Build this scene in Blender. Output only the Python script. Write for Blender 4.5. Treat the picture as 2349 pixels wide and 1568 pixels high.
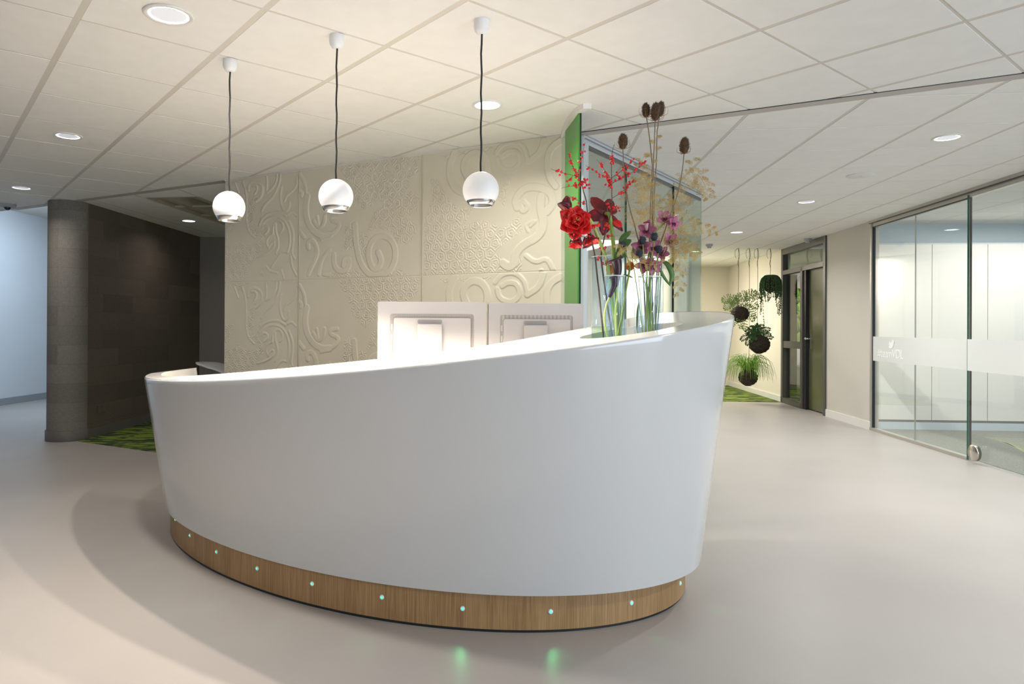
import bpy, bmesh, math, random
import numpy as np
from mathutils import Vector, Matrix
random.seed(7); rng = np.random.default_rng(7)
SC = bpy.context.scene
for o in list(bpy.data.objects): bpy.data.objects.remove(o)
COL = SC.collection
PI = math.pi

# ------------------------------------------------------------------ camera
CAMH = 1.238            # lens height above the floor
HC = 1.3264 + CAMH      # underside of the tiled ceiling
F_, CX, CY, PITCH, ROLL = 1573.88, 1041.17, 745.2, .0026, .005
cam = bpy.data.cameras.new('camera'); camo = bpy.data.objects.new('camera', cam); COL.objects.link(camo)
cam.sensor_width = 36; cam.lens = F_ / 2349 * 36
cam.shift_x = (1174.5 - CX) / 2349; cam.shift_y = -(784 - CY) / 2349
_cp, _sp, _cr, _sr = math.cos(PITCH), math.sin(PITCH), math.cos(ROLL), math.sin(ROLL)
_r0 = np.array([1, 0, 0.]); _u0 = np.array([0, -_sp, _cp]); FW = np.array([0, _cp, _sp])
RT = _cr * _r0 + _sr * _u0; UP = -_sr * _r0 + _cr * _u0
camo.matrix_world = Matrix(((RT[0], UP[0], -FW[0], 0), (RT[1], UP[1], -FW[1], 0), (RT[2], UP[2], -FW[2], CAMH), (0, 0, 0, 1)))
cam.clip_start = .05; cam.clip_end = 100
SC.camera = camo

# ------------------------------------------------------------------ world, exposure, big lights
vs = SC.view_settings; vs.view_transform = 'Standard'; vs.look = 'None'; vs.exposure = .20; vs.gamma = 1
vs.use_curve_mapping = False
try: SC.cycles.transparent_max_bounces = 40
except Exception: pass
W = bpy.data.worlds.new('world'); SC.world = W; W.use_nodes = True
W.node_tree.nodes['Background'].inputs[0].default_value = (.80, .90, 1, 1)
W.node_tree.nodes['Background'].inputs[1].default_value = .34

def light(name, kind, loc, power, color=(1, 1, 1), rot=None, to=None, parent=None, **kw):
    l = bpy.data.lights.new(name, kind); l.energy = power; l.color = color
    for k, v in kw.items(): setattr(l, k, v)
    o = bpy.data.objects.new(name, l); COL.objects.link(o)
    o.location = loc
    if to is not None: o.rotation_euler = (Vector(to) - Vector(loc)).to_track_quat('-Z', 'Y').to_euler()
    elif rot is not None: o.rotation_euler = rot
    if parent: o.parent = parent
    return o
WARM = (1, .80, .62); NEUT = (1, .93, .84); COOL = (.78, .89, 1)
# daylight from the glazed front behind and to the right of the lens, and from the atrium on the left
light('window_daylight', 'AREA', (4.6, -1.6, 1.3), 165, COOL, to=(.2, 3.2, 2.1), shape='RECTANGLE', size=4.6, size_y=2.3)
light('atrium_daylight', 'AREA', (-6.0, 10.0, 2.95), 100, (.68, .84, 1), to=(-6.9, 10.4, .6), shape='RECTANGLE', size=1.4, size_y=4)

# ------------------------------------------------------------------ projecting helpers: a direction of view meets a real plane
def ray(x, y): return FW + (x - CX) / F_ * RT + (CY - y) / F_ * UP
def at_z(x, y, z):
    d = ray(x, y); p = d * ((z - CAMH) / d[2]); return Vector((p[0], p[1], z))
def at_y(x, y, Y):
    d = ray(x, y); p = d * (Y / d[1]); return Vector((p[0], p[1], p[2] + CAMH))
def at_wall(x, y, b, d):
    a = ray(x, y); n = np.array([-d[1], d[0]]); t = (np.array(b[:2]) @ n) / (a[:2] @ n); q = a * t
    return Vector((q[0], q[1], q[2] + CAMH))

# ------------------------------------------------------------------ materials
MATS = {}
def mat(name, col, rough=.5, metal=0, spec=None, coat=0, emit=None, estr=1, trans=0, alpha=1, sheen=0):
    m = bpy.data.materials.new(name); m.use_nodes = True; b = m.node_tree.nodes['Principled BSDF']
    b.inputs['Base Color'].default_value = (*col, 1); b.inputs['Roughness'].default_value = rough
    b.inputs['Metallic'].default_value = metal
    if spec is not None: b.inputs['Specular IOR Level'].default_value = spec
    if coat: b.inputs['Coat Weight'].default_value = coat; b.inputs['Coat Roughness'].default_value = .03
    if emit: b.inputs['Emission Color'].default_value = (*emit, 1); b.inputs['Emission Strength'].default_value = estr
    if trans: b.inputs['Transmission Weight'].default_value = trans
    MATS[name] = m; return m
def nt(m): return m.node_tree.nodes, m.node_tree.links, m.node_tree.nodes['Principled BSDF']
def noise_mix(m, c1, c2, scale=(5, 5, 5), detail=4, lo=.35, hi=.65, coord='Object', rough=None, bump=0, bscale=None, dist=0):
    n, l, b = nt(m)
    tc = n.new('ShaderNodeTexCoord'); mp = n.new('ShaderNodeMapping'); mp.inputs['Scale'].default_value = scale
    nz = n.new('ShaderNodeTexNoise'); nz.inputs['Scale'].default_value = 1; nz.inputs['Detail'].default_value = detail
    nz.inputs['Distortion'].default_value = dist
    rp = n.new('ShaderNodeValToRGB'); rp.color_ramp.elements[0].position = lo; rp.color_ramp.elements[1].position = hi
    rp.color_ramp.elements[0].color = (*c1, 1); rp.color_ramp.elements[1].color = (*c2, 1)
    l.new(tc.outputs[coord], mp.inputs[0]); l.new(mp.outputs[0], nz.inputs[0]); l.new(nz.outputs[0], rp.inputs[0]); l.new(rp.outputs[0], b.inputs['Base Color'])
    if bump:
        bp = n.new('ShaderNodeBump'); bp.inputs['Strength'].default_value = bump; bp.inputs['Distance'].default_value = .002
        l.new(nz.outputs[0], bp.inputs['Height']); l.new(bp.outputs[0], b.inputs['Normal'])
    return rp
def thin_glass(name, tint, ior=1.38):
    m = bpy.data.materials.new(name); m.use_nodes = True; n = m.node_tree.nodes; l = m.node_tree.links; n.clear()
    out = n.new('ShaderNodeOutputMaterial'); mx = n.new('ShaderNodeMixShader'); tr = n.new('ShaderNodeBsdfTransparent'); gl = n.new('ShaderNodeBsdfGlossy')
    tr.inputs[0].default_value = (*tint, 1); gl.inputs['Roughness'].default_value = 0; gl.inputs[0].default_value = (1, 1, 1, 1)
    fr = n.new('ShaderNodeFresnel'); ge = n.new('ShaderNodeNewGeometry'); mr = n.new('ShaderNodeMapRange')   # both faces of the thin pane reflect alike
    mr.inputs[3].default_value = ior; mr.inputs[4].default_value = 1 / ior; l.new(ge.outputs['Backfacing'], mr.inputs[0]); l.new(mr.outputs[0], fr.inputs['IOR'])
    l.new(fr.outputs[0], mx.inputs[0]); l.new(tr.outputs[0], mx.inputs[1]); l.new(gl.outputs[0], mx.inputs[2]); l.new(mx.outputs[0], out.inputs[0])
    MATS[name] = m; return m

mat('tile', (.80, .785, .745), .9); noise_mix(MATS['tile'], (.86, .855, .82), (.885, .88, .845), (9, 9, 9))
mat('grid', (.66, .63, .57), .6); mat('border', (.50, .47, .43), .6)
mat('ceil_slab', (.7, .68, .64), .9)
mat('floor', (.375, .35, .332), .40, spec=.38)
noise_mix(MATS['floor'], (.362, .338, .32), (.388, .364, .346), (1.6, 1.6, 1.6), detail=8, lo=.3, hi=.7)
mat('wall_cream', (.80, .75, .64), .75); noise_mix(MATS['wall_cream'], (.79, .74, .63), (.81, .76, .655), (3, 3, 3))
mat('wall_white', (.78, .76, .72), .7); mat('wall_pier', (.62, .59, .53), .7)
mat('wall_grey', (.34, .31, .29), .8)
mat('wall_atrium', (.60, .64, .68), .35); noise_mix(MATS['wall_atrium'], (.58, .62, .66), (.62, .66, .70), (.5, .5, .9))  # white wall; the blue of the daylight is put into its colour
mat('relief', (.56, .52, .41), .40); noise_mix(MATS['relief'], (.595, .56, .455), (.62, .585, .48), (4, 4, 4))
mat('base_white', (.78, .77, .73), .5)
mat('base_grey', (.11, .10, .095), .55)
mat('base_blue', (.26, .28, .30), .5)
mat('alu', (.66, .70, .74), .35, metal=.3)
mat('track', (.47, .45, .41), .4, metal=.6)
mat('seal_black', (.015, .017, .02), .3)
mat('edge_green', (.02, .10, .06), .2)
mat('corian', (.60, .605, .605), .14, coat=.5)
mat('corian_top', (.72, .71, .70), .16, spec=.35, coat=.2)
mat('desk_inner', (.80, .78, .75), .4)
mat('chrome', (.85, .85, .84), .06, metal=1)
mat('steel', (.62, .58, .52), .25, metal=1)
mat('lamp_white', (.86, .86, .87), .45)
mat('cable_black', (.012, .011, .011), .6)
mat('white_plastic', (.44, .43, .432), .4)
mat('grey_plastic', (.42, .44, .46), .5)
mat('dark_plastic', (.03, .03, .035), .25)
mat('frame_dark', (.085, .082, .07), .4)
mat('door_leaf', (.11, .11, .055), .24)  # olive base carries the green reflection on the glossy leaf
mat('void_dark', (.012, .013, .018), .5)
mat('cupboard', (.88, .86, .81), .5)
mat('inner_blue', (.62, .70, .74), .6)
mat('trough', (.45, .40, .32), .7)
mat('led_off', (.75, .85, .80), .3)
mat('led_green', (.1, .8, .5), .3, emit=(.03, 1, .38), estr=1.7)
mat('light_ring', (1, 1, 1), .5, emit=(.95, .96, 1), estr=5)
mat('light_core', (.62, .64, .66), .4, emit=(.9, .92, 1), estr=.35)
mat('light_core_bright', (1, 1, 1), .4, emit=(.97, .98, 1), estr=6)
mat('lamp_glow', (1, 1, 1), .4, emit=(1, .92, .82), estr=8)
mat('trim_ring', (.80, .79, .76), .4)
mat('frost', (.72, .74, .72), .7)
mat('print_white', (.93, .95, .94), .6)
mat('outlet', (.10, .09, .08), .5)
thin_glass('glass_clear', (.97, .985, .98)); thin_glass('glass_tint', (.945, .97, .96)); thin_glass('glass_sea', (.80, .88, .82))
m = mat('glass_green', (.055, .25, .035), .30, spec=.4)
m = thin_glass('vase_glass', (.87, .935, 1.0), 1.5); n = m.node_tree.nodes; l = m.node_tree.links     # drawn glass: faint upright ripples; blue tint stands for reflected sky
tc = n.new('ShaderNodeTexCoord'); mp = n.new('ShaderNodeMapping'); mp.inputs['Scale'].default_value = (150, 150, 2.5); nz = n.new('ShaderNodeTexNoise'); nz.inputs['Scale'].default_value = 1
bp = n.new('ShaderNodeBump'); bp.inputs['Strength'].default_value = .5; bp.inputs['Distance'].default_value = .0016
l.new(tc.outputs['Object'], mp.inputs[0]); l.new(mp.outputs[0], nz.inputs[0]); l.new(nz.outputs[0], bp.inputs['Height'])
for q in n:
    if q.type in ('BSDF_GLOSSY', 'FRESNEL'): l.new(bp.outputs[0], q.inputs['Normal'])
thin_glass('water', (.80, .86, .70), 1.33)
# oak veneer: vertical grain
m = mat('oak', (.42, .27, .13), .5); n, l, b = nt(m)
tc = n.new('ShaderNodeTexCoord'); mp = n.new('ShaderNodeMapping'); mp.inputs['Scale'].default_value = (190, 190, 5)
nz = n.new('ShaderNodeTexNoise'); nz.inputs['Scale'].default_value = 1; nz.inputs['Detail'].default_value = 5; nz.inputs['Distortion'].default_value = .4
mp2 = n.new('ShaderNodeMapping'); mp2.inputs['Scale'].default_value = (9, 9, 1.2); nz2 = n.new('ShaderNodeTexNoise'); nz2.inputs['Scale'].default_value = 1
rp = n.new('ShaderNodeValToRGB'); e = rp.color_ramp.elements; e[0].position = .32; e[1].position = .66
e[0].color = (.235, .125, .045, 1); e[1].color = (.43, .27, .125, 1)
mx = n.new('ShaderNodeMix'); mx.data_type = 'FLOAT'; mx.inputs[0].default_value = .3
l.new(tc.outputs['Object'], mp.inputs[0]); l.new(tc.outputs['Object'], mp2.inputs[0]); l.new(mp.outputs[0], nz.inputs[0]); l.new(mp2.outputs[0], nz2.inputs[0])
l.new(nz.outputs[0], mx.inputs[2]); l.new(nz2.outputs[0], mx.inputs[3]); l.new(mx.outputs[0], rp.inputs[0]); l.new(rp.outputs[0], b.inputs['Base Color'])
# dark woven wallcovering laid in blocks
def woven(name, c1, c2, rot):
    m = mat(name, c1, .8); n, l, b = nt(m)
    tc = n.new('ShaderNodeTexCoord'); br = n.new('ShaderNodeTexBrick'); br.inputs['Scale'].default_value = 1
    br.inputs['Brick Width'].default_value = .62; br.inputs['Row Height'].default_value = .205; br.inputs['Mortar Size'].default_value = .0015
    br.inputs['Color1'].default_value = (*c1, 1); br.inputs['Color2'].default_value = (*c2, 1); br.inputs['Mortar'].default_value = (c1[0] * .6, c1[1] * .6, c1[2] * .6, 1)
    sx = n.new('ShaderNodeSeparateXYZ'); cb = n.new('ShaderNodeCombineXYZ')
    l.new(tc.outputs['UV'], br.inputs[0])
    mp = n.new('ShaderNodeMapping'); mp.inputs['Scale'].default_value = (130, 22, 1); nz = n.new('ShaderNodeTexNoise'); nz.inputs['Scale'].default_value = 1; nz.inputs['Detail'].default_value = 5
    mp2 = n.new('ShaderNodeMapping'); mp2.inputs['Scale'].default_value = (25, 110, 1); nz2 = n.new('ShaderNodeTexNoise'); nz2.inputs['Scale'].default_value = 1
    l.new(tc.outputs['UV'], mp.inputs[0]); l.new(mp.outputs[0], nz.inputs[0]); l.new(tc.outputs['UV'], mp2.inputs[0]); l.new(mp2.outputs[0], nz2.inputs[0])
    ad = n.new('ShaderNodeMath'); ad.operation = 'ADD'; l.new(nz.outputs[0], ad.inputs[0]); l.new(nz2.outputs[0], ad.inputs[1])
    mr = n.new('ShaderNodeMapRange'); mr.inputs[1].default_value = .7; mr.inputs[2].default_value = 1.3; mr.inputs[3].default_value = .84; mr.inputs[4].default_value = 1.16
    l.new(ad.outputs[0], mr.inputs[0])
    mu = n.new('ShaderNodeMix'); mu.data_type = 'RGBA'; mu.blend_type = 'MULTIPLY'; mu.inputs[0].default_value = 1
    l.new(br.outputs[0], mu.inputs[6]); l.new(mr.outputs[0], mu.inputs[7]); l.new(mu.outputs[2], b.inputs['Base Color'])
woven('woven_dark', (.118, .092, .070), (.085, .067, .052), 0)
woven('woven_column', (.20, .185, .165), (.15, .138, .122), 0)
# patterned green carpet
m = mat('carpet_green', (.2, .3, .03), .95)
rp = noise_mix(m, (.014, .034, .008), (.17, .235, .020), (3.2, 9, 3), detail=6, lo=.46, hi=.54, dist=1.2)
m = mat('carpet_grey', (.25, .26, .23), .95); noise_mix(m, (.20, .21, .185), (.30, .31, .275), (90, 90, 90))
# plants and flowers
mat('twig', (.095, .062, .04), .8); mat('twig_light', (.22, .17, .12), .8)
mat('berry', (.62, .008, .01), .22, coat=.3)
mat('stem_green', (.22, .34, .06), .5); mat('stem_pale', (.40, .50, .14), .5); mat('leaf_dark', (.035, .10, .02), .45); mat('leaf_mid', (.07, .17, .03), .45)
m = mat('amaryllis_red', (.72, .008, .01), .4); noise_mix(m, (.45, .004, .008), (.85, .015, .012), (30, 30, 30), lo=.3, hi=.7)
m = mat('amaryllis_dark', (.13, .004, .012), .4); noise_mix(m, (.055, .003, .008), (.25, .006, .015), (24, 24, 24), lo=.3, hi=.7)
m = mat('teasel', (.12, .065, .03), .9); noise_mix(m, (.035, .02, .010), (.11, .065, .03), (160, 160, 160))
mat('bract', (.24, .13, .05), .7)
m = mat('plume_gold', (.52, .40, .16), .8); noise_mix(m, (.42, .30, .085), (.64, .49, .21), (20, 20, 20))
m = mat('orchid', (.30, .05, .14), .5); noise_mix(m, (.30, .06, .14), (.48, .17, .27), (50, 50, 50), lo=.3, hi=.7)
mat('orchid_lip', (.13, .006, .03), .4); mat('orchid_pale', (.52, .30, .33), .5)
mat('thistle', (.030, .040, .055), .8); mat('thistle_tip', (.12, .22, .05), .8)
mat('calla', (.035, .012, .022), .35); mat('pincushion', (.42, .14, .015), .8)
m = mat('moss_ball', (.03, .022, .014), .95); noise_mix(m, (.014, .010, .007), (.055, .038, .022), (60, 60, 60), bump=.8)
mat('succulent', (.055, .13, .035), .5); mat('fern_light', (.26, .37, .11), .6); mat('fern_dark', (.05, .12, .03), .6); mat('grass_blade', (.24, .44, .05), .5)
mat('cord', (.13, .105, .07), .9)
m = mat('reflected_moss', (.10, .20, .02), .95); noise_mix(m, (.06, .14, .012), (.20, .34, .03), (14, 14, 14), bump=.6)
mat('blue_sheet_glow', (.10, .28, .60), .2, emit=(.15, .42, .9), estr=.6)

# ------------------------------------------------------------------ mesh collecting
class MB:
    def __init__(s): s.v = []; s.f = []; s.uv = None
    def add(s, vs, fs):
        k = len(s.v); s.v += [tuple(p) for p in vs]; s.f += [tuple(i + k for i in f) for f in fs]; return s
    def box(s, lo, hi):
        x0, y0, z0 = lo; x1, y1, z1 = hi
        return s.add([(x0, y0, z0), (x1, y0, z0), (x1, y1, z0), (x0, y1, z0), (x0, y0, z1), (x1, y0, z1), (x1, y1, z1), (x0, y1, z1)],
                     [(0, 3, 2, 1), (4, 5, 6, 7), (0, 1, 5, 4), (1, 2, 6, 5), (2, 3, 7, 6), (3, 0, 4, 7)])
    def prism(s, poly, z0, z1):
        n = len(poly)
        a = 0
        for i in range(n):
            p, q = poly[i], poly[(i + 1) % n]; a += p[0] * q[1] - q[0] * p[1]
        if a < 0: poly = poly[::-1]
        vs = [(p[0], p[1], z0) for p in poly] + [(p[0], p[1], z1) for p in poly]
        return s.add(vs, [tuple(range(n))[::-1], tuple(range(n, 2 * n))] + [(i, (i + 1) % n, n + (i + 1) % n, n + i) for i in range(n)])
    def wallbox(s, a, b, t, z0, z1):   # upright slab from a to b (plan), thickness t to the left of a->b
        a = Vector(a[:2]); b = Vector(b[:2]); d = (b - a).normalized(); n = Vector((-d.y, d.x)) * t
        return s.prism([a, b, b + n, a + n], z0, z1)
    def tube(s, pts, rad, seg=6, cap=True):
        pts = [Vector(p) for p in pts]; n = len(pts)
        if not hasattr(rad, '__len__'): rad = [rad] * n
        k = len(s.v); up = None
        for i, p in enumerate(pts):
            t = (pts[min(i + 1, n - 1)] - pts[max(i - 1, 0)]).normalized()
            if up is None: up = Vector((0, 0, 1)) if abs(t.z) < .9 else Vector((1, 0, 0))
            x = t.cross(up).normalized(); y = t.cross(x).normalized(); up = -y if False else (x.cross(t)).normalized()
            for j in range(seg):
                a = 2 * PI * j / seg; q = p + (x * math.cos(a) + y * math.sin(a)) * rad[i]; s.v.append(tuple(q))
        for i in range(n - 1):
            for j in range(seg):
                a = k + i * seg + j; b = k + i * seg + (j + 1) % seg; s.f.append((a, b, b + seg, a + seg))
        if cap: s.f.append(tuple(k + j for j in range(seg))[::-1]); s.f.append(tuple(k + (n - 1) * seg + j for j in range(seg)))
        return s
    def lathe(s, prof, c=(0, 0, 0), seg=24, axis=None):
        k = len(s.v); c = Vector(c); M = Matrix.Identity(3)
        if axis is not None: M = Vector((0, 0, 1)).rotation_difference(Vector(axis)).to_matrix()
        for r, z in prof:
            for j in range(seg):
                a = 2 * PI * j / seg; s.v.append(tuple(c + M @ Vector((r * math.cos(a), r * math.sin(a), z))))
        for i in range(len(prof) - 1):
            for j in range(seg):
                a = k + i * seg + j; b = k + i * seg + (j + 1) % seg; s.f.append((a, b, b + seg, a + seg))
        return s
    def ball(s, c, r, seg=8, rings=5, axis=None):
        rr = r if hasattr(r, '__len__') else (r, r)
        return s.lathe([(max(1e-5, rr[0] * math.sin(PI * i / rings)), -rr[1] * math.cos(PI * i / rings)) for i in range(rings + 1)], c, seg, axis)
    def build(s, name, m, parent=None, smooth=False, loc=None):
        me = bpy.data.meshes.new(name); me.from_pydata(s.v, [], s.f); me.materials.append(MATS[m] if isinstance(m, str) else m)
        if smooth: me.polygons.foreach_set('use_smooth', [True] * len(me.polygons))
        me.update(); o = bpy.data.objects.new(name, me); COL.objects.link(o)
        if parent: o.parent = parent
        if loc is not None: o.location = loc
        return o
def sm(o, ang=40):
    me = o.data; me.polygons.foreach_set('use_smooth', [True] * len(me.polygons))
    try: me.set_sharp_from_angle(angle=math.radians(ang))
    except Exception: pass
    return o
def bevel(o, w=.004, seg=2):
    md = o.modifiers.new('bevel', 'BEVEL'); md.width = w; md.segments = seg; md.limit_method = 'ANGLE'; md.angle_limit = .6; return o
def thing(name, label, cat, loc=(0, 0, 0), group=None):
    # the empty stands at the thing's base; parts are built in world coordinates and keep them
    o = bpy.data.objects.new(name, None); COL.objects.link(o); o.location = loc; o.empty_display_size = .1
    o['label'] = label; o['category'] = cat
    if group: o['group'] = group
    return o
def adopt(root):
    bpy.context.view_layer.update()
def tag(o, label, cat, group=None):
    o['label'] = label; o['category'] = cat
    if group: o['group'] = group
    return o
def struct(o, label=None):
    o['kind'] = 'structure'
    if label: o['label'] = label
    return o
def settle():
    # parts built in world coordinates: give each the inverse of its parent's placement
    for deep in (False, True):
        bpy.context.view_layer.update()
        for o in bpy.data.objects:
            if o.parent and bool(o.parent.parent) == deep: o.matrix_parent_inverse = o.parent.matrix_world.inverted()
def clip_poly(poly, a, n):   # keep the side (p-a).n >= 0
    out = []
    for i in range(len(poly)):
        p, q = poly[i], poly[(i + 1) % len(poly)]; dp = (p[0] - a[0]) * n[0] + (p[1] - a[1]) * n[1]; dq = (q[0] - a[0]) * n[0] + (q[1] - a[1]) * n[1]
        if dp >= 0: out.append(p)
        if dp * dq < 0: t = dp / (dp - dq); out.append((p[0] + t * (q[0] - p[0]), p[1] + t * (q[1] - p[1])))
    return out
def area(poly): return abs(sum(poly[i][0] * poly[(i + 1) % len(poly)][1] - poly[(i + 1) % len(poly)][0] * poly[i][1] for i in range(len(poly)))) / 2 if len(poly) > 2 else 0

# ================================================================== plan of the room
L0 = (-2.075, 6.231); LD = (.8816, -.4720); LN = (.4720, .8816)        # line between the two ceiling fields, relief wall stands on it
def LP(s, off=0): return Vector((L0[0] + LD[0] * s + LN[0] * off, L0[1] + LD[1] * s + LN[1] * off))
RB = (5.125, 8.481); RD = (.12650 / math.hypot(.1265, .992), .992 / math.hypot(.1265, .992)); RN = (RD[1], -RD[0])
def RP(s, off=0): return Vector((RB[0] + RD[0] * s + RN[0] * off, RB[1] + RD[1] * s + RN[1] * off))
YB = 14.79                                                              # end wall of the corridor
DWA, DWB = Vector((-3.99, 7.45)), Vector((-3.803, 10.26))               # dark wall

# floor
struct(MB().box((-9, -5, -.06), (9.5, 16, 0)).build('floor', 'floor'))
# ceiling fields
def grid_ceiling(name, origin, th, gaps, clips, irange, jrange, skip, zb=HC, hole=None):
    root = MB()
    ci, cj = (math.cos(th), math.sin(th)), (-math.sin(th), math.cos(th))
    big = [(-12, -6), (12, -6), (12, 18), (-12, 18)]
    for a, n in clips: big = clip_poly(big, a, n)
    slab = MB().prism(big, zb + .16, zb + .2).build(name, 'ceil_slab'); struct(slab)
    bars = MB()
    def P(i, j): return (origin[0] + .6 * (i * ci[0] + j * cj[0]), origin[1] + .6 * (i * ci[1] + j * cj[1]))
    cnt = 0
    for i in range(*irange):
        for j in range(*jrange):
            full = [P(i, j), P(i + 1, j), P(i + 1, j + 1), P(i, j + 1)]
            gi, gj = gaps[0] / 1.2, gaps[1] / 1.2
            t = [P(i + gi, j + gj), P(i + 1 - gi, j + gj), P(i + 1 - gi, j + 1 - gj), P(i + gi, j + 1 - gj)]
            for a, n in clips: t = clip_poly(t, a, n); full = clip_poly(full, a, n)
            if area(full) < .002: continue
            c = P(i + .5, j + .5)
            if skip(c, i, j): continue
            bi = [P(i - gi, j), P(i + gi, j), P(i + gi, j + 1), P(i - gi, j + 1)]
            bj = [P(i, j - gj), P(i + 1, j - gj), P(i + 1, j + gj), P(i, j + gj)]
            for q, dz_ in ((bi, 0), (bj, .0008)):
                for a, n in clips: q = clip_poly(q, a, n)
                if area(q) > 1e-5: bars.prism(q, zb + .0012 + dz_, zb + .02 + dz_)
            if hole and hole(c, i, j): continue
            if area(t) > .0006:
                k = MB(); dz = random.uniform(-.0006, .0006)
                k.prism(t, zb + dz, zb + .012 + dz).build('ceiling_tile', 'tile', slab); cnt += 1
    g = bars.build('ceiling_grid', 'grid', slab)
    return slab, cnt, P
def px(c): 
    d = np.array([c[0], c[1], HC - CAMH]); w = d @ FW
    return (CX + F_ * (d @ RT) / w, CY - F_ * (d @ UP) / w) if w > .2 else (-9999, -9999)
def seenA(c, i, j): x, y = px(c); return not (-260 < x < 2620 and -330 < y < 800) or c[1] < 1.2
ca, na, PA = grid_ceiling('ceiling', (-1.6432, 2.9739), .6697, (.030, .017), [(LP(0), (-LN[0], -LN[1]))], (-8, 12), (-9, 12), seenA)
HUB = lambda c: (520 + 60 < px(c)[0] < 1285) or not (-100 < px(c)[0] < 2800)
th = -.1154
cb, nb, PB = grid_ceiling('ceiling_right', (1.8499, 4.5934), th, (.026, .014), [(LP(0, .085), LN), ((.70, 4.8), (1, 0)), (RP(0), (-RN[0], -RN[1])), ((0, YB), (0, -1))], (-3, 10), (-6, 19), lambda c, i, j: HUB(c))
di = Vector((math.cos(th), math.sin(th))) * .6; dj = Vector((-math.sin(th), math.cos(th))) * .6
orgL = Vector((1.8499, 4.5934)) + di * .08 + dj * .22
cl, nl, PL_ = grid_ceiling('ceiling_left', tuple(orgL), th, (.030, .022), [(LP(0, .085), LN), (tuple(DWA), ((DWB - DWA).y, -(DWB - DWA).x)), ((0, 10.26), (0, -1)), (LP(1.2), (-LD[0], -LD[1]))], (-12, -2), (0, 12), lambda c, i, j: px(c)[0] > 640,
    hole=lambda c, i, j: i == -9 and j >= 3)
print('tiles', na, nb, nl)
# inner meeting-room ceiling behind the right glass wall
ci_, ni_, PI_ = grid_ceiling('ceiling_inner', (1.8499, 4.5934), th, (.018, .012), [(RP(0, .1), RN), ((0, 8.78), (.075, -1)), ((9, 0), (-1, 0))], (3, 12), (0, 9), lambda c, i, j: not (1950 < px(c)[0] < 2600))
# border profile between the fields
bt = MB(); bt.prism([LP(-3.4, 0), LP(6, 0), LP(6, .085), LP(-3.4, .085)], HC - .004, HC + .05)
struct(bt.build('trim_1', 'border'), 'beige border strip between the two tiled ceiling fields')
bt = MB(); bt.prism([LP(3.3, -.008), LP(6, -.008), LP(6, -.001), LP(3.3, -.001)], HC - .003, HC + .05)
struct(bt.build('trim_2', 'seal_black'), 'thin dark shadow gap along the ceiling border')
# long recessed trough in the left back ceiling
tr = MB()
def PLv(i, j): p = PL_(i, j); return Vector(p)
a, b_, c, d = PLv(-9 + .06, 3.05), PLv(-8, 3.05), PLv(-8, 10), PLv(-9 + .06, 10)
tr.prism([a, b_, c, d], HC + .12, HC + .14)
tr.wallbox(a, d, .01, HC - .002, HC + .13); tr.wallbox(c, b_, .01, HC - .002, HC + .13); tr.wallbox(b_, a, .01, HC - .002, HC + .13)
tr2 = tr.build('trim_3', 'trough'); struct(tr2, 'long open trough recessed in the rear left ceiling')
m1 = MB(); p1, p2, p3, p4 = PLv(-8.72, 3.05), PLv(-8.6, 3.05), PLv(-8.6, 10), PLv(-8.72, 10); m1.prism([p1, p2, p3, p4], HC + .0, HC + .1)
q1, q2, q3, q4 = PLv(-8.22, 3.05), PLv(-8.12, 3.05), PLv(-8.12, 10), PLv(-8.22, 10); m1.prism([q1, q2, q3, q4], HC + .02, HC + .1)
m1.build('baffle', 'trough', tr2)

# ---------------------------------------------------------------- relief wall
WL = 3.226
core = MB(); core.prism([LP(0, .012), LP(WL, .012), LP(WL, .16), LP(0, .16)], 0, HC); wc = core.build('wall_back', 'relief'); struct(wc, 'reception back wall clad in embossed cream panels')
bx = MB(); bx.prism([LP(-.01, -.012), LP(WL, -.012), LP(WL, .0), LP(-.01, .0)], HC - .016, HC - .001); struct(bx.build('trim_4', 'grid'), 'slim ceiling trim above the embossed wall')
RES = .0038
def c5(x, y): return 960 + x / 3.92, 300 + y / 3.92
def c3(x, y): return 740 + x / 5.408, 350 + y / 5.408
def c1(x, y): return 510 + x / 6.272, 390 + y / 6.272
def to_sz(pts, conv, s0, z0):
    out = []
    for p in pts:
        x, y = conv(*p); w = at_wall(x, y, L0, LD); out.append(((w.x - L0[0]) * LD[0] + (w.y - L0[1]) * LD[1] - s0, w.z - z0))
    return out
ZJ = .39 + CAMH; PH = HC - ZJ; PW = 1.2155
A = dict(band=[], rose=[]); B = dict(band=[], rose=[])
def addb(D, pts, conv, s0, w): D['band'].append((to_sz(pts, conv, s0, ZJ), w))
for pts, w in [([(340, 180), (285, 300), (290, 430), (340, 530), (430, 560), (560, 520), (640, 380), (620, 240), (520, 190), (430, 250), (410, 340), (450, 420)], .05),
               ([(720, 260), (740, 340), (850, 370), (930, 290), (900, 190), (820, 185), (765, 225)], .035), ([(700, 200), (760, 120), (870, 90), (960, 150), (985, 250)], .03),
               ([(895, 690), (870, 620), (960, 510), (1090, 505), (1200, 560), (1220, 660), (1160, 730)], .05), ([(920, 650), (935, 740), (1000, 690), (955, 640)], .03),
               ([(1110, 600), (1100, 700), (1140, 840), (1080, 960), (950, 1020), (880, 1100), (870, 1190), (820, 1230), (765, 1190)], .055),
               ([(990, 905), (965, 840), (1070, 805), (1010, 860)], .02), ([(975, 1125), (1060, 1190), (1160, 1140), (1215, 1250)], .03),
               ([(1135, 80), (1100, 200), (990, 280)], .04), ([(1290, 90), (1200, 150), (1160, 250), (1180, 420), (1240, 500)], .045), ([(1010, 1290), (1060, 1330), (1110, 1260)], .03)]:
    addb(A, pts, c5, 2.0805, w)
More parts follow.
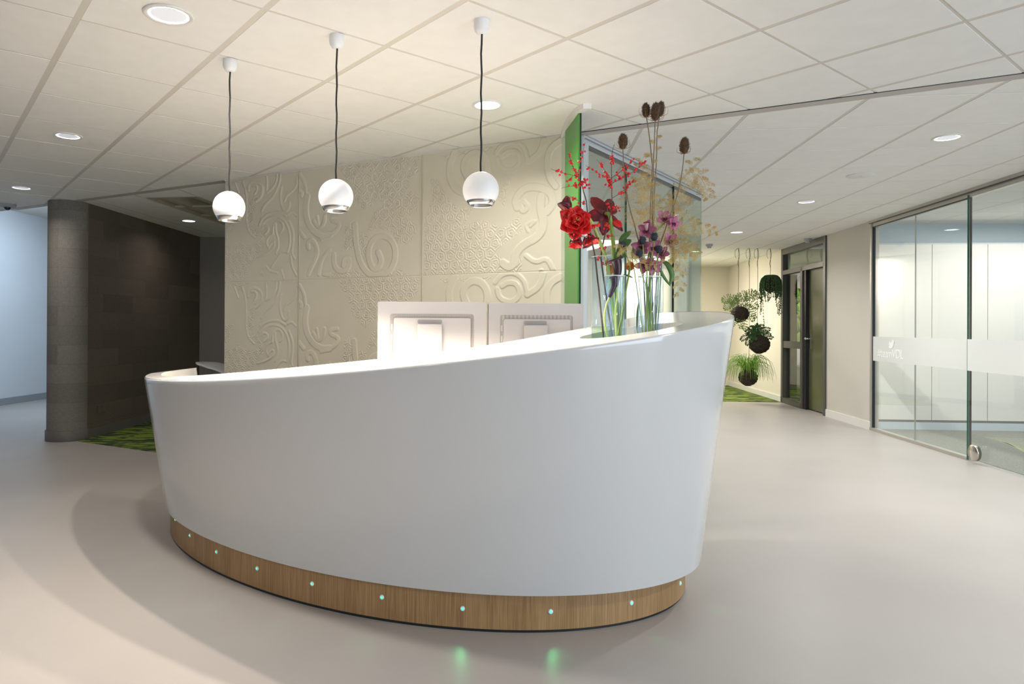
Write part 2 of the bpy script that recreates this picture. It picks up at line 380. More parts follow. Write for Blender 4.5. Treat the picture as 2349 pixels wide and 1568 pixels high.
A['rose'].append(to_sz([(60, 800), (130, 600), (110, 430), (190, 440), (260, 600), (380, 700), (490, 700), (420, 850), (600, 800), (760, 880), (900, 770), (945, 900), (820, 980), (690, 1090), (750, 1150), (760, 1270), (880, 1240), (880, 1110), (940, 1150), (930, 1270), (60, 1300)], c5, 2.0805, ZJ))
A['rose'].append(to_sz([(700, 560), (760, 480), (850, 400), (800, 560), (770, 700)], c5, 2.0805, ZJ))
A['rose'].append(to_sz([(180, 225), (700, 145), (620, 190), (420, 215), (260, 250)], c5, 2.0805, ZJ))
for pts, w in [([(410, 900), (425, 1150), (480, 1380), (580, 1510), (720, 1540), (860, 1460), (920, 1300), (900, 1130), (800, 1030), (680, 1040), (590, 1140), (575, 1300), (630, 1450), (700, 1440), (745, 1340), (700, 1240)], .045),
               ([(150, 1270), (150, 1400), (220, 1480), (330, 1450), (350, 1320), (280, 1310), (275, 1400)], .04), ([(30, 1500), (90, 1510)], .04),
               ([(0, 1070), (160, 1000), (230, 900), (180, 860), (120, 850), (115, 790), (200, 770)], .03)]:
    addb(B, pts, c3, .865, w)
for pts, w in [([(1240, 380), (1205, 560), (1240, 760), (1340, 900), (1480, 955), (1568, 930)], .05), ([(1330, 740), (1400, 850), (1480, 770), (1490, 660)], .03), ([(1380, 670), (1400, 790)], .02),
               ([(1250, 1120), (1240, 1040), (1310, 1000), (1370, 1100), (1380, 1230), (1300, 1380), (1250, 1500)], .035), ([(1120, 300), (1170, 330), (1150, 380)], .025), ([(1120, 880), (1190, 970)], .03),
               ([(1560, 1150), (1440, 1280), (1400, 1500)], .03), ([(1130, 60), (1200, 180), (1215, 330)], .025)]:
    addb(B, pts, c1, .865, w)
B['rose'].append(to_sz([(200, 170), (600, 60), (1210, 40), (1200, 250), (1080, 330), (1090, 450), (1210, 560), (1180, 720), (1090, 800), (1190, 960), (1090, 1140), (930, 1130), (880, 1000), (700, 930), (560, 990), (640, 740), (780, 640), (700, 590), (540, 720), (400, 600), (330, 380)], c3, .865, ZJ))
B['rose'].append(to_sz([(470, 1000), (560, 1020), (570, 1150), (520, 1330), (460, 1200)], c3, .865, ZJ))
B['rose'].append(to_sz([(290, 900), (390, 820), (400, 1180), (260, 1220)], c3, .865, ZJ))
B['rose'].append(to_sz([(100, 1500), (160, 1565), (1100, 1520), (960, 1440), (880, 1480), (560, 1550), (420, 1440)], c3, .865, ZJ))
C_ = dict(band=[], rose=[])
for pts, w in [([(390, 300), (390, 220), (460, 165), (560, 190), (600, 270), (575, 390), (500, 450)], .022), ([(440, 230), (500, 215), (520, 280), (480, 350)], .016), ([(650, 330), (740, 270), (800, 150), (800, 60)], .014),
               ([(850, 60), (830, 220), (740, 400), (620, 500), (580, 590)], .018), ([(650, 100), (660, 200), (650, 320)], .014), ([(870, 240), (850, 330), (850, 450), (880, 560), (930, 600), (980, 540), (980, 460)], .018), ([(910, 450), (940, 370), (1030, 300), (1085, 230), (1090, 120)], .014),
               ([(545, 790), (590, 690), (700, 620), (830, 600), (930, 660)], .018), ([(590, 840), (610, 750), (700, 680), (830, 670), (930, 750), (985, 900), (985, 1080), (950, 1185)], .016), ([(590, 840), (610, 800), (670, 810), (680, 870), (630, 920)], .016),
               ([(740, 920), (750, 780), (820, 720), (880, 760), (895, 850), (850, 900)], .018), ([(780, 780), (780, 880), (820, 1000), (820, 1120), (780, 1190)], .016), ([(960, 640), (1020, 600), (1080, 660)], .016), ([(980, 740), (1040, 900), (1030, 1080), (1010, 1200), (1050, 1270)], .018),
               ([(680, 1125), (645, 1050), (680, 950), (740, 925)], .014), ([(680, 1125), (720, 1050), (765, 1030), (760, 1120), (640, 1210), (520, 1250)], .014), ([(720, 1400), (810, 1260), (880, 1170), (950, 1185)], .014), ([(650, 1390), (700, 1460), (800, 1480)], .016), ([(865, 1440), (900, 1560)], .012), ([(1000, 1240), (1010, 1380), (1085, 1520)], .014),
               ([(200, 190), (250, 330)], .012), ([(310, 180), (360, 330), (370, 560), (360, 750), (400, 900), (480, 970)], .014)]:
    addb(C_, pts, c1, -.3505, w)
for pl_ in ([(380, 450), (500, 360), (520, 440), (480, 560), (470, 750), (420, 830), (520, 850), (610, 950), (620, 1110), (510, 1240), (430, 1340), (350, 1420), (380, 1560), (60, 1560), (60, 1080), (150, 1090), (250, 990), (400, 1080), (500, 1060), (560, 980), (480, 960), (390, 880), (360, 760), (380, 560)],
            [(60, 720), (190, 720), (130, 960), (60, 1020)], [(550, 1370), (620, 1480), (600, 1560), (555, 1500)], [(60, 150), (480, 80), (300, 160), (360, 240), (370, 330), (250, 180), (60, 220)], [(540, 680), (600, 590), (600, 650), (545, 770)]):
    C_['rose'].append(to_sz(pl_, c1, -.3505, ZJ))
def smooth_line(p, it=2):
    p = np.array(p)
    for _ in range(it):
        q = [p[0]]
        for i in range(len(p) - 1): q += [.75 * p[i] + .25 * p[i + 1], .25 * p[i] + .75 * p[i + 1]]
        q.append(p[-1]); p = np.array(q)
    return p
def dist_lines(X, Z, p):
    D = np.full(X.shape, 9.)
    for i in range(len(p) - 1):
        a, b = p[i], p[i + 1]; d = b - a; L2 = d @ d + 1e-12
        t = np.clip(((X - a[0]) * d[0] + (Z - a[1]) * d[1]) / L2, 0, 1)
        D = np.minimum(D, np.hypot(X - a[0] - t * d[0], Z - a[1] - t * d[1]))
    return D
def inside(X, Z, poly):
    r = np.zeros(X.shape, bool); n = len(poly)
    for i in range(n):
        x0, z0 = poly[i]; x1, z1 = poly[(i + 1) % n]
        c = ((z0 > Z) != (z1 > Z)) & (X < (x1 - x0) * (Z - z0) / (z1 - z0 + 1e-12) + x0); r ^= c
    return r
def height(D, w, h):
    nx, nz = int(w / RES) + 1, int(h / RES) + 1
    xs, zs = np.linspace(0, w, nx), np.linspace(0, h, nz); X, Z = np.meshgrid(xs, zs)
    H = np.zeros(X.shape); band = np.zeros(X.shape)
    for pts, bw in D['band']:
        p = smooth_line(pts); d = dist_lines(X, Z, p)
        e = np.clip((bw / 2 * 1.1 - d) / .0040, -1, 1) * .5 + .5; band = np.maximum(band, e * e * (3 - 2 * e))
    ring = np.zeros(X.shape)
    for poly in D['rose']:
        m = inside(X, Z, poly).astype(float)
        pl = np.array(poly + [poly[0]]); dd = dist_lines(X, Z, pl); m = m * np.clip(dd / .006, 0, 1)
        S = .082; row = np.round(Z / (S * .87)); off = (row % 2) * S / 2; cx_ = np.round((X - off) / S) * S + off; cz_ = row * S * .87
        rr = np.hypot(X - cx_, Z - cz_); an = np.arctan2(Z - cz_, X - cx_)
        k = np.sin(2 * PI * rr / .0185 + .9 * np.sin(5 * an + cx_ * 40) + .6 * np.sin(3 * an + cz_ * 31))
        ring = np.where(m > 1e-6, m * (np.tanh(2.6 * (k + .1)) * .5), ring)
    H = .0064 * band + .0062 * ring * (1 - band)
    edge = np.minimum(np.minimum(X, w - X), np.minimum(Z, h - Z)); H = H * np.clip(edge / .008, 0, 1) - .003 * (edge < .002)
    return X, Z, H
for D, s0, w in ((C_, -.3505, PW), (B, .865, PW), (A, 2.0805, WL - 2.0805)):
    X, Z, H = height(D, PW, PH)
    for zi, z0 in enumerate((ZJ, ZJ - PH, ZJ - 2 * PH)):
        if s0 < 0: k0 = int(.3505 / RES)
        else: k0 = 0
        k1 = min(X.shape[1], int(w / RES) + 1)
        st = 1 if zi < 2 else 6
        Xs, Zs, Hs = X[::st, k0:k1:st], Z[::st, k0:k1:st], H[::st, k0:k1:st]
        zz = z0 + Zs
        keep = zz[:, 0] > .02; Xs, Zs, Hs, zz = Xs[keep], Zs[keep], Hs[keep], zz[keep]
        if zi == 1:   # below the counter line nothing shows: coarse rows would do, keep only what can be seen
            kp = zz[:, 0] > .78; Xs, Hs, zz = Xs[kp], Hs[kp], zz[kp]
        nr, ncol = Xs.shape
        sx = s0 + Xs; off = -.010 - Hs
        V = np.stack([L0[0] + LD[0] * sx + LN[0] * off, L0[1] + LD[1] * sx + LN[1] * off, zz], -1).reshape(-1, 3)
        idx = np.arange(nr * ncol).reshape(nr, ncol)
        Fq = np.stack([idx[:-1, :-1], idx[:-1, 1:], idx[1:, 1:], idx[1:, :-1]], -1).reshape(-1, 4)
        me = bpy.data.meshes.new('relief_panel'); me.vertices.add(len(V)); me.vertices.foreach_set('co', V.ravel())
        me.loops.add(Fq.size); me.loops.foreach_set('vertex_index', Fq.ravel()); me.polygons.add(len(Fq)); me.polygons.foreach_set('loop_start', np.arange(0, Fq.size, 4)); me.polygons.foreach_set('loop_total', np.full(len(Fq), 4))
        me.update(); me.polygons.foreach_set('use_smooth', np.ones(len(Fq), bool)); me.materials.append(MATS['relief'])
        o = bpy.data.objects.new('relief_panel', me); COL.objects.link(o); o.parent = wc
        # rim so that the panel is a solid slab in front of the core
        a0, a1 = sx.min() + .001, sx.max() - .001
        if zi == 2 or True:
            pass
# vertical joint strips between the panels
for s in (.865, 2.0805):
    j = MB()
    for dx in (-.0065, .0065): j.prism([LP(s + dx - .0025, -.017), LP(s + dx + .0025, -.017), LP(s + dx + .0025, -.002), LP(s + dx - .0025, -.002)], .0, HC - .016)
    j.build('panel_joint', 'relief', wc)

# ---------------------------------------------------------------- green glass fin and glazed vestibule
g = thing('green_glass_screen', 'green back-painted glass fin at the right end of the embossed wall', 'glass screen', (.75, 4.35, 0))
fa, fb = Vector((.739, 4.525)), Vector((.757, 4.149))
MB().prism([(.7395, 4.525), (.7575, 4.149), (.7475, 4.149), (.7295, 4.525)], .0, HC - .03).build('green_pane', 'glass_green', g)
MB().prism([(.760, 4.146), (.766, 4.146), (.757, 4.525), (.7395, 4.527)], 0, HC - .03).build('dark_edge', 'seal_black', g)
MB().prism([(.7395, 4.54), (.742, 4.70), (.732, 4.70), (.7295, 4.54)], 0, HC - .03).build('pale_pane', 'glass_sea', g)
arc = [(.760, 4.06), (.735, 4.12), (.722, 4.183), (.711, 4.30), (.709, 4.42), (.713, 4.549), (.727, 4.70)]
am = MB()
for i in range(len(arc) - 1):
    p, q = Vector(arc[i]), Vector(arc[i + 1]); am.prism([p, q, q + Vector((.05, .004)), p + Vector((.05, .004))], HC - .03, HC)
struct(am.build('trim_5', 'trim_ring'), 'curved white ceiling rail over the green glass')
VA, VB_, VC = Vector((.885, 4.70)), Vector((2.412, 6.69)), Vector((2.575, 8.17))
gv = thing('glass_vestibule', 'glazed corner room behind the flowers with blue-grey top rail', 'glass room', (VA.x, VA.y, 0))
def pane(a, b, z0, z1, m='glass_tint', name='glass_pane', parent=gv, t=.010): return MB().wallbox(a, b, t, z0, z1).build(name, m, parent)
J1, J2 = Vector((1.303, 5.245)), Vector((1.925, 6.056))
for a, b in ((VA + Vector((.03, .04)), J1), (J1, J2), (J2, VB_)):
    d = (b - a).normalized() * .004; pane(a + d, b - d, .02, HC - .07)
dV = (VB_ - VA).normalized()
MB().prism([J2 - dV * .006, J2 + dV * .006, J2 + dV * .006 + Vector((.012, -.01)), J2 - dV * .006 + Vector((.012, -.01))], .02, HC - .08).build('door_seal', 'seal_black', gv)
MB().prism([J1 - dV * .003, J1 + dV * .003, J1 + dV * .003 + Vector((.012, -.01)), J1 - dV * .003 + Vector((.012, -.01))], .02, HC - .08).build('joint_seal', 'edge_green', gv)
pane(VB_ + Vector((0, .006)), VC, .02, HC - .07, 'glass_sea', 'side_pane')
r = MB().wallbox(VA, VB_, .05, HC - .062, HC - .006); r.build('top_rail', 'alu', gv)
r = MB().wallbox(VA + Vector((-.004, .005)), VB_ + Vector((-.004, .005)), .02, HC - .085, HC - .062); r.build('dark_channel', 'base_grey', gv)
r = MB().wallbox(VA + Vector((.012, -.010)), VB_ + Vector((.012, -.010)), .010, HC - .034, HC - .030); r.build('rail_line', 'base_blue', gv)
MB().wallbox(VB_, VC, .04, HC - .06, HC - .006).build('side_rail', 'alu', gv)
MB().prism([VA, VA + Vector((.045, .06)), VA + Vector((.015, .085)), VA + Vector((-.04, .02))], 0, HC - .062).build('corner_post', 'alu', gv)

# walls behind the vestibule: a run of white fitted cupboards and the corridor's end wall
struct(MB().box((2.1, YB, 0), (5.98, YB + .1, HC + .1)).build('wall_end', 'wall_cream'))
st = MB(); st.prism([(2.15, 11.6), (4.95, 14.72), (4.90, 14.79), (2.05, 14.79)], 0, HC)
struct(st.build('wall_inner', 'wall_white'), 'white inner wall seen through the glazed corner room')
cw = thing('cupboard_run', 'row of tall white cupboard doors seen through the glass corner room', 'cupboards', (2.1, 11.5, 0))
p0, p1 = Vector((2.14, 11.53)), Vector((4.93, 14.64)); dd = (p1 - p0).normalized(); nn = Vector((dd.y, -dd.x))
k = 0; t_ = 0; L_ = (p1 - p0).length
while t_ < L_ - .1:
    w_ = min(.58, L_ - t_); a = p0 + dd * (t_ + .004); b = p0 + dd * (t_ + w_ - .004)
    MB().prism([a, b, b + nn * .03, a + nn * .03], .08, 2.42).build('cupboard_door', 'cupboard', cw); t_ += w_

# ---------------------------------------------------------------- right wall: glass front, plain pier, dark door, plant niche
def rwall(s0, s1, z0, z1, o0=0, o1=.1): 
    return MB().prism([RP(s0, o0), RP(s1, o0), RP(s1, o1), RP(s0, o1)], z0, z1)
struct(rwall(-.045, 1.29, 0, HC + .02).build('wall_right', 'wall_pier'))
struct(rwall(3.07, 6.5, 0, HC + .02).build('wall_niche', 'wall_cream'))
struct(rwall(-.06, 1.25, 0, .10, -.016, 0).build('baseboard_right', 'base_white'))
struct(rwall(3.10, 6.4, 0, .10, -.014, 0).build('baseboard_niche', 'base_white'))
# green carpet of the niche
struct(MB().prism([(3.2, 11.66), (5.50, 11.53), RP(6.35), (2.9, 14.78)], 0, .006).build('floor_niche', 'carpet_green'), 'bright green patterned carpet under the hanging plants')
# door
dr = thing('entrance_door', 'dark framed glossy door with glazed sidelight and transom in the right wall', 'door', tuple(RP(2.1)) + (0,))
def dbox(name, s0, s1, z0, z1, o0, o1, m): return rwall(s0, s1, z0, z1, o0, o1).build(name, m, dr)
S0, S1 = 1.30, 3.06; SM = 2.13
dbox('frame_post', S0 - .045, S0 + .03, 0, HC - .004, -.022, .06, 'frame_dark'); dbox('frame_post', S1 - .08, S1, 0, HC - .004, -.022, .06, 'frame_dark')
dbox('frame_post', SM - .01, SM + .07, .0, 2.20, -.022, .06, 'frame_dark')
dbox('head_rail', S0, S1, HC - .10, HC - .004, -.022, .06, 'frame_dark')
dbox('transom_bar', S0, S1, 2.13, 2.20, -.022, .06, 'frame_dark')
dbox('bottom_rail', SM + .02, S1, .0, .09, -.022, .06, 'frame_dark')
dbox('lock_rail', SM + .07, S1 - .08, .92, 1.03, -.012, .05, 'frame_dark')
dbox('sidelight_pane', SM + .07, S1 - .08, .09, 2.13, .036, .042, 'glass_clear')
dbox('transom_pane', S0 + .03, S1 - .08, 2.20, HC - .1, .036, .042, 'glass_clear')
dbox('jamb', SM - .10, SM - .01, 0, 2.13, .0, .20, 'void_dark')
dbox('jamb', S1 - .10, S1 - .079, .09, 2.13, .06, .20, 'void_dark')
dbox('door_leaf', S0 + .035, SM - .06, .015, 2.125, .05, .09, 'door_leaf')
h = thing('door_handle', '', '') ; bpy.data.objects.remove(h)
hp = RP(SM - .125); 
hd = MB(); hd.prism([RP(SM - .15, .043), RP(SM - .115, .043), RP(SM - .115, .052), RP(SM - .15, .052)], .93, 1.16); hb = hd.build('handle_plate', 'chrome', dr)
hk = MB(); a = RP(SM - .13, .045); b = RP(SM - .13, -.01); hk.tube([(a.x, a.y, 1.085), (b.x, b.y, 1.085)], .010, 10); c = RP(SM - .02, -.01); hk.tube([(b.x, b.y, 1.085), (RP(SM - .24, -.012).x, RP(SM - .24, -.012).y, 1.085)], .010, 10); hk.ball((b.x, b.y, 1.085), .02, 10, 6)
hk.build('handle_lever', 'chrome', dr, True)
# added room in place of the reflection in the sidelight: wall, moss, bench
lob = MB(); lob.prism([RP(1.2, 1.7), RP(10.6, 1.7), RP(10.6, 1.8), RP(1.2, 1.8)], 0, 3.0)
struct(lob.build('wall_reflected', 'wall_grey'), 'wall of the room added behind the door sidelight')
struct(MB().prism([RP(3.0, .12), RP(10.6, .12), RP(10.6, 1.72), RP(3.0, 1.72)], HC - .0, HC + .02).build('ceiling_reflected', 'tile'))
struct(MB().prism([RP(1.2, .12), RP(10.6, .12), RP(10.6, 1.72), RP(1.2, 1.72)], .001, .006).build('floor_reflected', 'carpet_green'))
mw = thing('reflected_moss', 'green moss wall panel added behind the door sidelight to stand for its reflection', 'moss panel', tuple(RP(7.9, 1.66)) + (.8,))
for iz in range(4):
    for ix in range(12):
        m_ = MB(); c = RP(5.9 + ix * .36 + (iz % 2) * .18, 1.67); z = .98 + iz * .33
        n_ = Vector((-RN[0], -RN[1], 0)); m_.ball((c.x, c.y, z), (.19, .05), 10, 5, axis=n_); m_.build('moss_cushion', 'reflected_moss', mw, True)
bn = thing('reflected_bench', 'white curved bench added behind the door sidelight for the reflected one', 'bench', tuple(RP(4.6, 1.4)) + (0,))
bm_ = MB(); 
prof = [(1.25, .45), (1.25, .50), (1.45, .52), (1.55, .80), (1.60, .80), (1.56, .45)]
for s in (3.2, 7.0):
    pass
vs_ = [];  n_ = len(prof)
for s in (5.4, 10.2):
    for o_, z in prof: p = RP(s, o_); vs_.append((p.x, p.y, z))
bm_.add(vs_, [(i, (i + 1) % n_, n_ + (i + 1) % n_, n_ + i) for i in range(n_)] + [tuple(range(n_)), tuple(range(n_, 2 * n_))[::-1]])
bm_.build('seat_shell', 'corian', bn)
MB().prism([RP(5.5, 1.35), RP(10.1, 1.35), RP(10.1, 1.55), RP(5.5, 1.55)], .006, .45).build('bench_base', 'base_white', bn)
nb_ = MB().prism([RP(7.1, 1.60), RP(7.5, 1.60), RP(7.5, 1.615), RP(7.1, 1.615)], 1.35, 1.65).build('reflected_sheet', 'blue_sheet_glow'); tag(nb_, 'small glowing blue sheet added behind the door sidelight for its reflection', 'screen')  # blue sheet of the reflection, built as a glowing panel

light('reflected_room_fill', 'AREA', tuple(RP(7.2, .8)) + (HC - .02,), 34, (1, .97, .9), rot=(0, 0, 0), shape='DISK', size=.3)  # added fill lamp, brightens the stand-in room
# glass front of the meeting room
gw = thing('glass_partition', 'fixed frameless glass partition of the right meeting room with frosted band', 'glass wall', tuple(RP(-1)) + (0,))
def gbox(name, s0, s1, z0, z1, o0, o1, m, par=gw): return rwall(s0, s1, z0, z1, o0, o1).build(name, m, par)
SJ, SE, SF = -1.02, -1.983, -5.0
gbox('glass_pane', SJ + .003, -.075, .03, HC - .075, .02, .032, 'glass_clear'); gbox('glass_pane', SE, SJ - .003, .03, HC - .075, .02, .032, 'glass_clear')
gbox('wall_profile', -.075, -.045, 0, HC - .02, -.005, .07, 'track'); gbox('black_seal', -.089, -.075, .03, HC - .075, .012, .04, 'seal_black')
gbox('floor_track', SE - .01, -.06, 0, .032, -.012, .05, 'track'); gbox('top_seal', SE, -.075, HC - .087, HC - .074, .012, .04, 'seal_black')
gbox('pane_edge', SE - .010, SE, .03, HC - .075, .018, .034, 'seal_black'); gbox('pane_joint', SJ - .0012, SJ + .0012, .03, HC - .08, .019, .033, 'track')
tt = rwall(SF, -.03, HC - .03, HC, -.02, .09); tt.build('ceiling_track', 'track', gw); rwall(SF, -.03, HC - .075, HC - .03, .005, .06).build('track_channel', 'track', gw)
rwall(SF, -.03, HC - .036, HC - .031, -.012, .0).build('track_shadow', 'base_grey', gw)
gbox('frosted_band', SE + .002, -.09, CAMH - .387, CAMH - .092, .013, .019, 'frost')
sd = thing('sliding_glass_door', 'frameless sliding glass door with round steel handle, at the right edge', 'glass door', tuple(RP(-3)) + (0,))
gbox('glass_pane', SF, SE - .045, .012, HC - .06, -.024, -.012, 'glass_clear', sd); gbox('pane_edge', SE - .047, SE - .043, .012, HC - .06, -.026, -.010, 'edge_green', sd)
gbox('frosted_band', SF, SE - .06, CAMH - .387, CAMH - .092, -.032, -.026, 'frost', sd)
hc = at_wall(2243, 1041, RP(0, -.03), RD); ax = Vector((RN[0], RN[1], 0))
for o_, nm in ((-.014, 'disc_handle'), (-.006, 'disc_handle')):
    c = Vector((hc.x, hc.y, .105)) + ax * (o_ - (.018 if o_ < 0 else 0)); MB().lathe([(.0001, -.016), (.070, -.016), (.076, -.010), (.076, .012), (.0001, .012)], c, 40, ax).build(nm, 'steel', sd, True)
    sm(bpy.data.objects[sd.children[-1].name] if sd.children else bpy.data.objects[nm], 30)
# lettering and bird emblem on the frosted band
def text_obj(txt, size, name, m, parent, p, xdir, zdir=Vector((0, 0, 1))):
    cu = bpy.data.curves.new(name, 'FONT'); cu.body = txt; cu.size = size; cu.extrude = .0008; cu.align_x = 'LEFT'; cu.space_character = .92
    o = bpy.data.objects.new(name, cu); COL.objects.link(o); dg = bpy.context.evaluated_depsgraph_get(); dg.update()
    me = bpy.data.meshes.new_from_object(o.evaluated_get(dg)); bpy.data.objects.remove(o)
    M = Matrix((xdir, zdir, xdir.cross(zdir))).transposed().to_4x4(); M.translation = p; me.transform(M); me.materials.clear(); me.materials.append(MATS[m])
    q = bpy.data.objects.new(name, me); COL.objects.link(q); q.parent = parent; return q
pl_, pr_ = at_wall(2013, 806, RP(0, .012), RD), at_wall(2072, 810, RP(0, .012), RD)
xd = (pr_ - pl_); wid = math.hypot(xd.x, xd.y); xd = Vector((xd.x, xd.y, 0)).normalized()
tx = text_obj('#teamVDL', .15, 'lettering', 'print_white', gw, Vector((pl_.x, pl_.y, CAMH - .335)), xd)
wbb = max((Vector(v.co) - pl_).dot(xd) for v in tx.data.vertices)
kx = wid / wbb
for v in tx.data.vertices: 
    r_ = Vector(v.co) - pl_; s_ = r_.dot(xd); v.co = Vector(v.co) + xd * (s_ * (kx - 1))
eb = MB(); bc = at_wall(2044, 786, RP(0, .012), RD); bc.z = CAMH - .19
def E(u, w): return (bc.x + xd.x * u, bc.y + xd.y * u, bc.z + w)
bird = [(-.06, -.02), (-.02, -.035), (.03, -.03), (.06, 0), (.068, .035), (.09, .05), (.062, .052), (.05, .07), (.03, .068), (.02, .045), (-.01, .03), (-.03, .055), (-.045, .035), (-.05, .012), (-.035, -.005)]
nb2 = len(bird); nrm = Vector((-RN[0], -RN[1], 0)) * .0015
eb.add([E(*p) for p in bird] + [tuple(Vector(E(*p)) + nrm) for p in bird], [tuple(range(nb2)), tuple(range(nb2, 2 * nb2))[::-1]]); eb.build('bird_emblem', 'print_white', gw)

# meeting room interior
ia, ib = Vector((5.235, 8.46)), Vector((8.4, 8.235)); idr = (ib - ia).normalized(); inn = Vector((-idr.y, idr.x))
struct(MB().prism([RP(0, .07), RP(-6, .07), (9, 2.4), ib + Vector((.6, 0)), ia], 0, .004).build('floor_inner', 'carpet_grey'), 'grey carpet of the glazed meeting room')
# light streaks of the carpet pattern
sk = MB()
for i in range(9):
    a = at_z(2262 + i * 6, 1003 + i * 1.6, .005); b = at_z(2365, 1008 + i * 4.6, .005); d_ = Vector((b.x - a.x, b.y - a.y)).normalized(); n_ = Vector((-d_.y, d_.x)) * .012
    sk.add([(a.x, a.y, .0046), (b.x, b.y, .0046), (b.x + n_.x, b.y + n_.y, .0046), (a.x + n_.x, a.y + n_.y, .0046)], [(0, 1, 2, 3)])
sko = sk.build('carpet_streaks', mat('streak', (.50, .60, .30), .9), bpy.data.objects['floor_inner']); 
wall_i = MB(); wall_i.wallbox(ia + inn * .28 + idr * .12, ib + inn * .28, .1, 0, HC); struct(wall_i.build('wall_meeting', 'inner_blue'), 'pale blue back wall above the meeting room cupboards')
cb_ = thing('cupboard_wall', 'wall of flush white cupboards at the back of the meeting room', 'cupboards', (ia.x, ia.y, 0))
ztop = 1.06 + CAMH
cuts = [0, .63, 1.28, 1.93, 2.58, 3.15]
for i in range(5):
    a = ia + idr * (cuts[i] + .004); b = ia + idr * (cuts[i + 1] - .004)
    MB().wallbox(a, b, .02, .125, ztop - .02).build('cupboard_door', 'cupboard', cb_)
MB().wallbox(ia + inn * .021, ib + inn * .021, .24, .0, ztop - .03).build('carcass', 'wall_grey', cb_)
MB().wallbox(ia + inn * .010, ib + inn * .010, .25, ztop - .02, ztop).build('top_shelf', 'inner_blue', cb_)
MB().wallbox(ia + inn * .008, ib + inn * .008, .02, .004, .095).build('plinth', 'inner_blue', cb_)
MB().prism([RP(-.03, .1), ia, ia + inn * .3, RP(.25, .1)], 0, HC).build('side_panel', 'cupboard', cb_)
light('meeting_room_light', 'AREA', (6.6, 7.2, HC - .03), 42, (1, .98, .93), rot=(0, 0, 0), shape='RECTANGLE', size=1.6, size_y=1.2)

# ---------------------------------------------------------------- left side: column, dark wall, atrium
def uvbox(o, fn):
    me = o.data; uv = me.uv_layers.new(name='UVMap')
    for p in me.polygons:
        for li in p.loop_indices:
            co = me.vertices[me.loops[li].vertex_index].co; uv.data[li].uv = fn(co)
    return o
cc = Vector((-4.187, 7.45)); cr = .2004
cm = MB().lathe([(cr, .1), (cr, HC)], (cc.x, cc.y, 0), 64); co = cm.build('wall_column', 'woven_column', None, True); struct(co, 'round column clad in grey-brown woven covering')
uvbox(co, lambda c: ((math.atan2(c.y - cc.y, c.x - cc.x) + PI) * cr if True else 0, c.z))
me = co.data; uvl = me.uv_layers[0].data
for p in me.polygons:
    us = [uvl[i].uv[0] for i in p.loop_indices]
    if max(us) - min(us) > .6:
        for i in p.loop_indices:
            if uvl[i].uv[0] < .3: uvl[i].uv[0] += 2 * PI * cr
struct(MB().lathe([(cr + .001, .11), (cr + .014, .11), (cr + .014, 0)], (cc.x, cc.y, 0), 64).build('baseboard_column', 'base_grey', None, True))
dw = MB().wallbox(DWA, DWB + (DWB - DWA) * .02, .15, 0, HC).build('wall_left', 'woven_dark'); struct(dw, 'dark brown wall covered with woven blocks')
dd_ = (DWB - DWA).normalized(); uvbox(dw, lambda c: ((Vector((c.x, c.y)) - DWA).dot(dd_) + .3, c.z + .05))
struct(MB().wallbox(DWB + Vector((0, 0)), DWA + Vector((0, -.02)), .014, 0, .105).build('baseboard_left', 'base_grey'))
struct(MB().box((-3.95, 10.26, 0), (-.5, 10.36, HC)).build('wall_rear', 'wall_grey'), 'plain taupe wall behind the embossed wall')
# green carpet strip beside the dark wall
struct(MB().prism([(-3.987, 7.30), (-2.90, 6.69), (-1.9, 6.3), (-.7, 5.8), (-.7, 10.2), (-3.8, 10.2), (-3.97, 7.5)], 0, .005).build('floor_left', 'carpet_green'), 'dark green patterned carpet beside the brown wall')
oc = at_wall(232, 936, DWA, dd_); ot = thing('wall_outlet', 'small dark double socket low on the brown woven wall', 'socket', (oc.x, oc.y, oc.z))
for k_ in (-1, 1):
    c = Vector((oc.x, oc.y)) + dd_ * (.042 * k_); MB().wallbox(c + dd_ * .038, c - dd_ * .038, .010, oc.z - .04, oc.z + .04).build('socket_plate', 'outlet', ot)
# atrium
struct(MB().prism([(-7.42, 5.0), (-6.62, 14.0), (-6.72, 14.0), (-7.52, 5.0)], 0, 3.02).build('wall_atrium', 'wall_atrium'), 'tall white wall at the far left, tinted blue for daylight')
struct(MB().prism([(-7.405, 5.0), (-6.605, 14.0), (-6.62, 14.0), (-7.42, 5.0)], 0, .105).build('baseboard_atrium', 'base_blue'))
struct(MB().prism([LP(-7, .02), LP(-2.0, .02), (-3.9, 14), (-7.5, 14)], 3.02, 3.1).build('ceiling_atrium', 'ceil_slab'))
struct(MB().prism([LP(-7, .0), LP(-2.3, .0), LP(-2.3, .02), LP(-7, .02)], HC - .012, 3.05).build('trim_6', 'grid'), 'upstand along the edge of the ceiling towards the atrium')

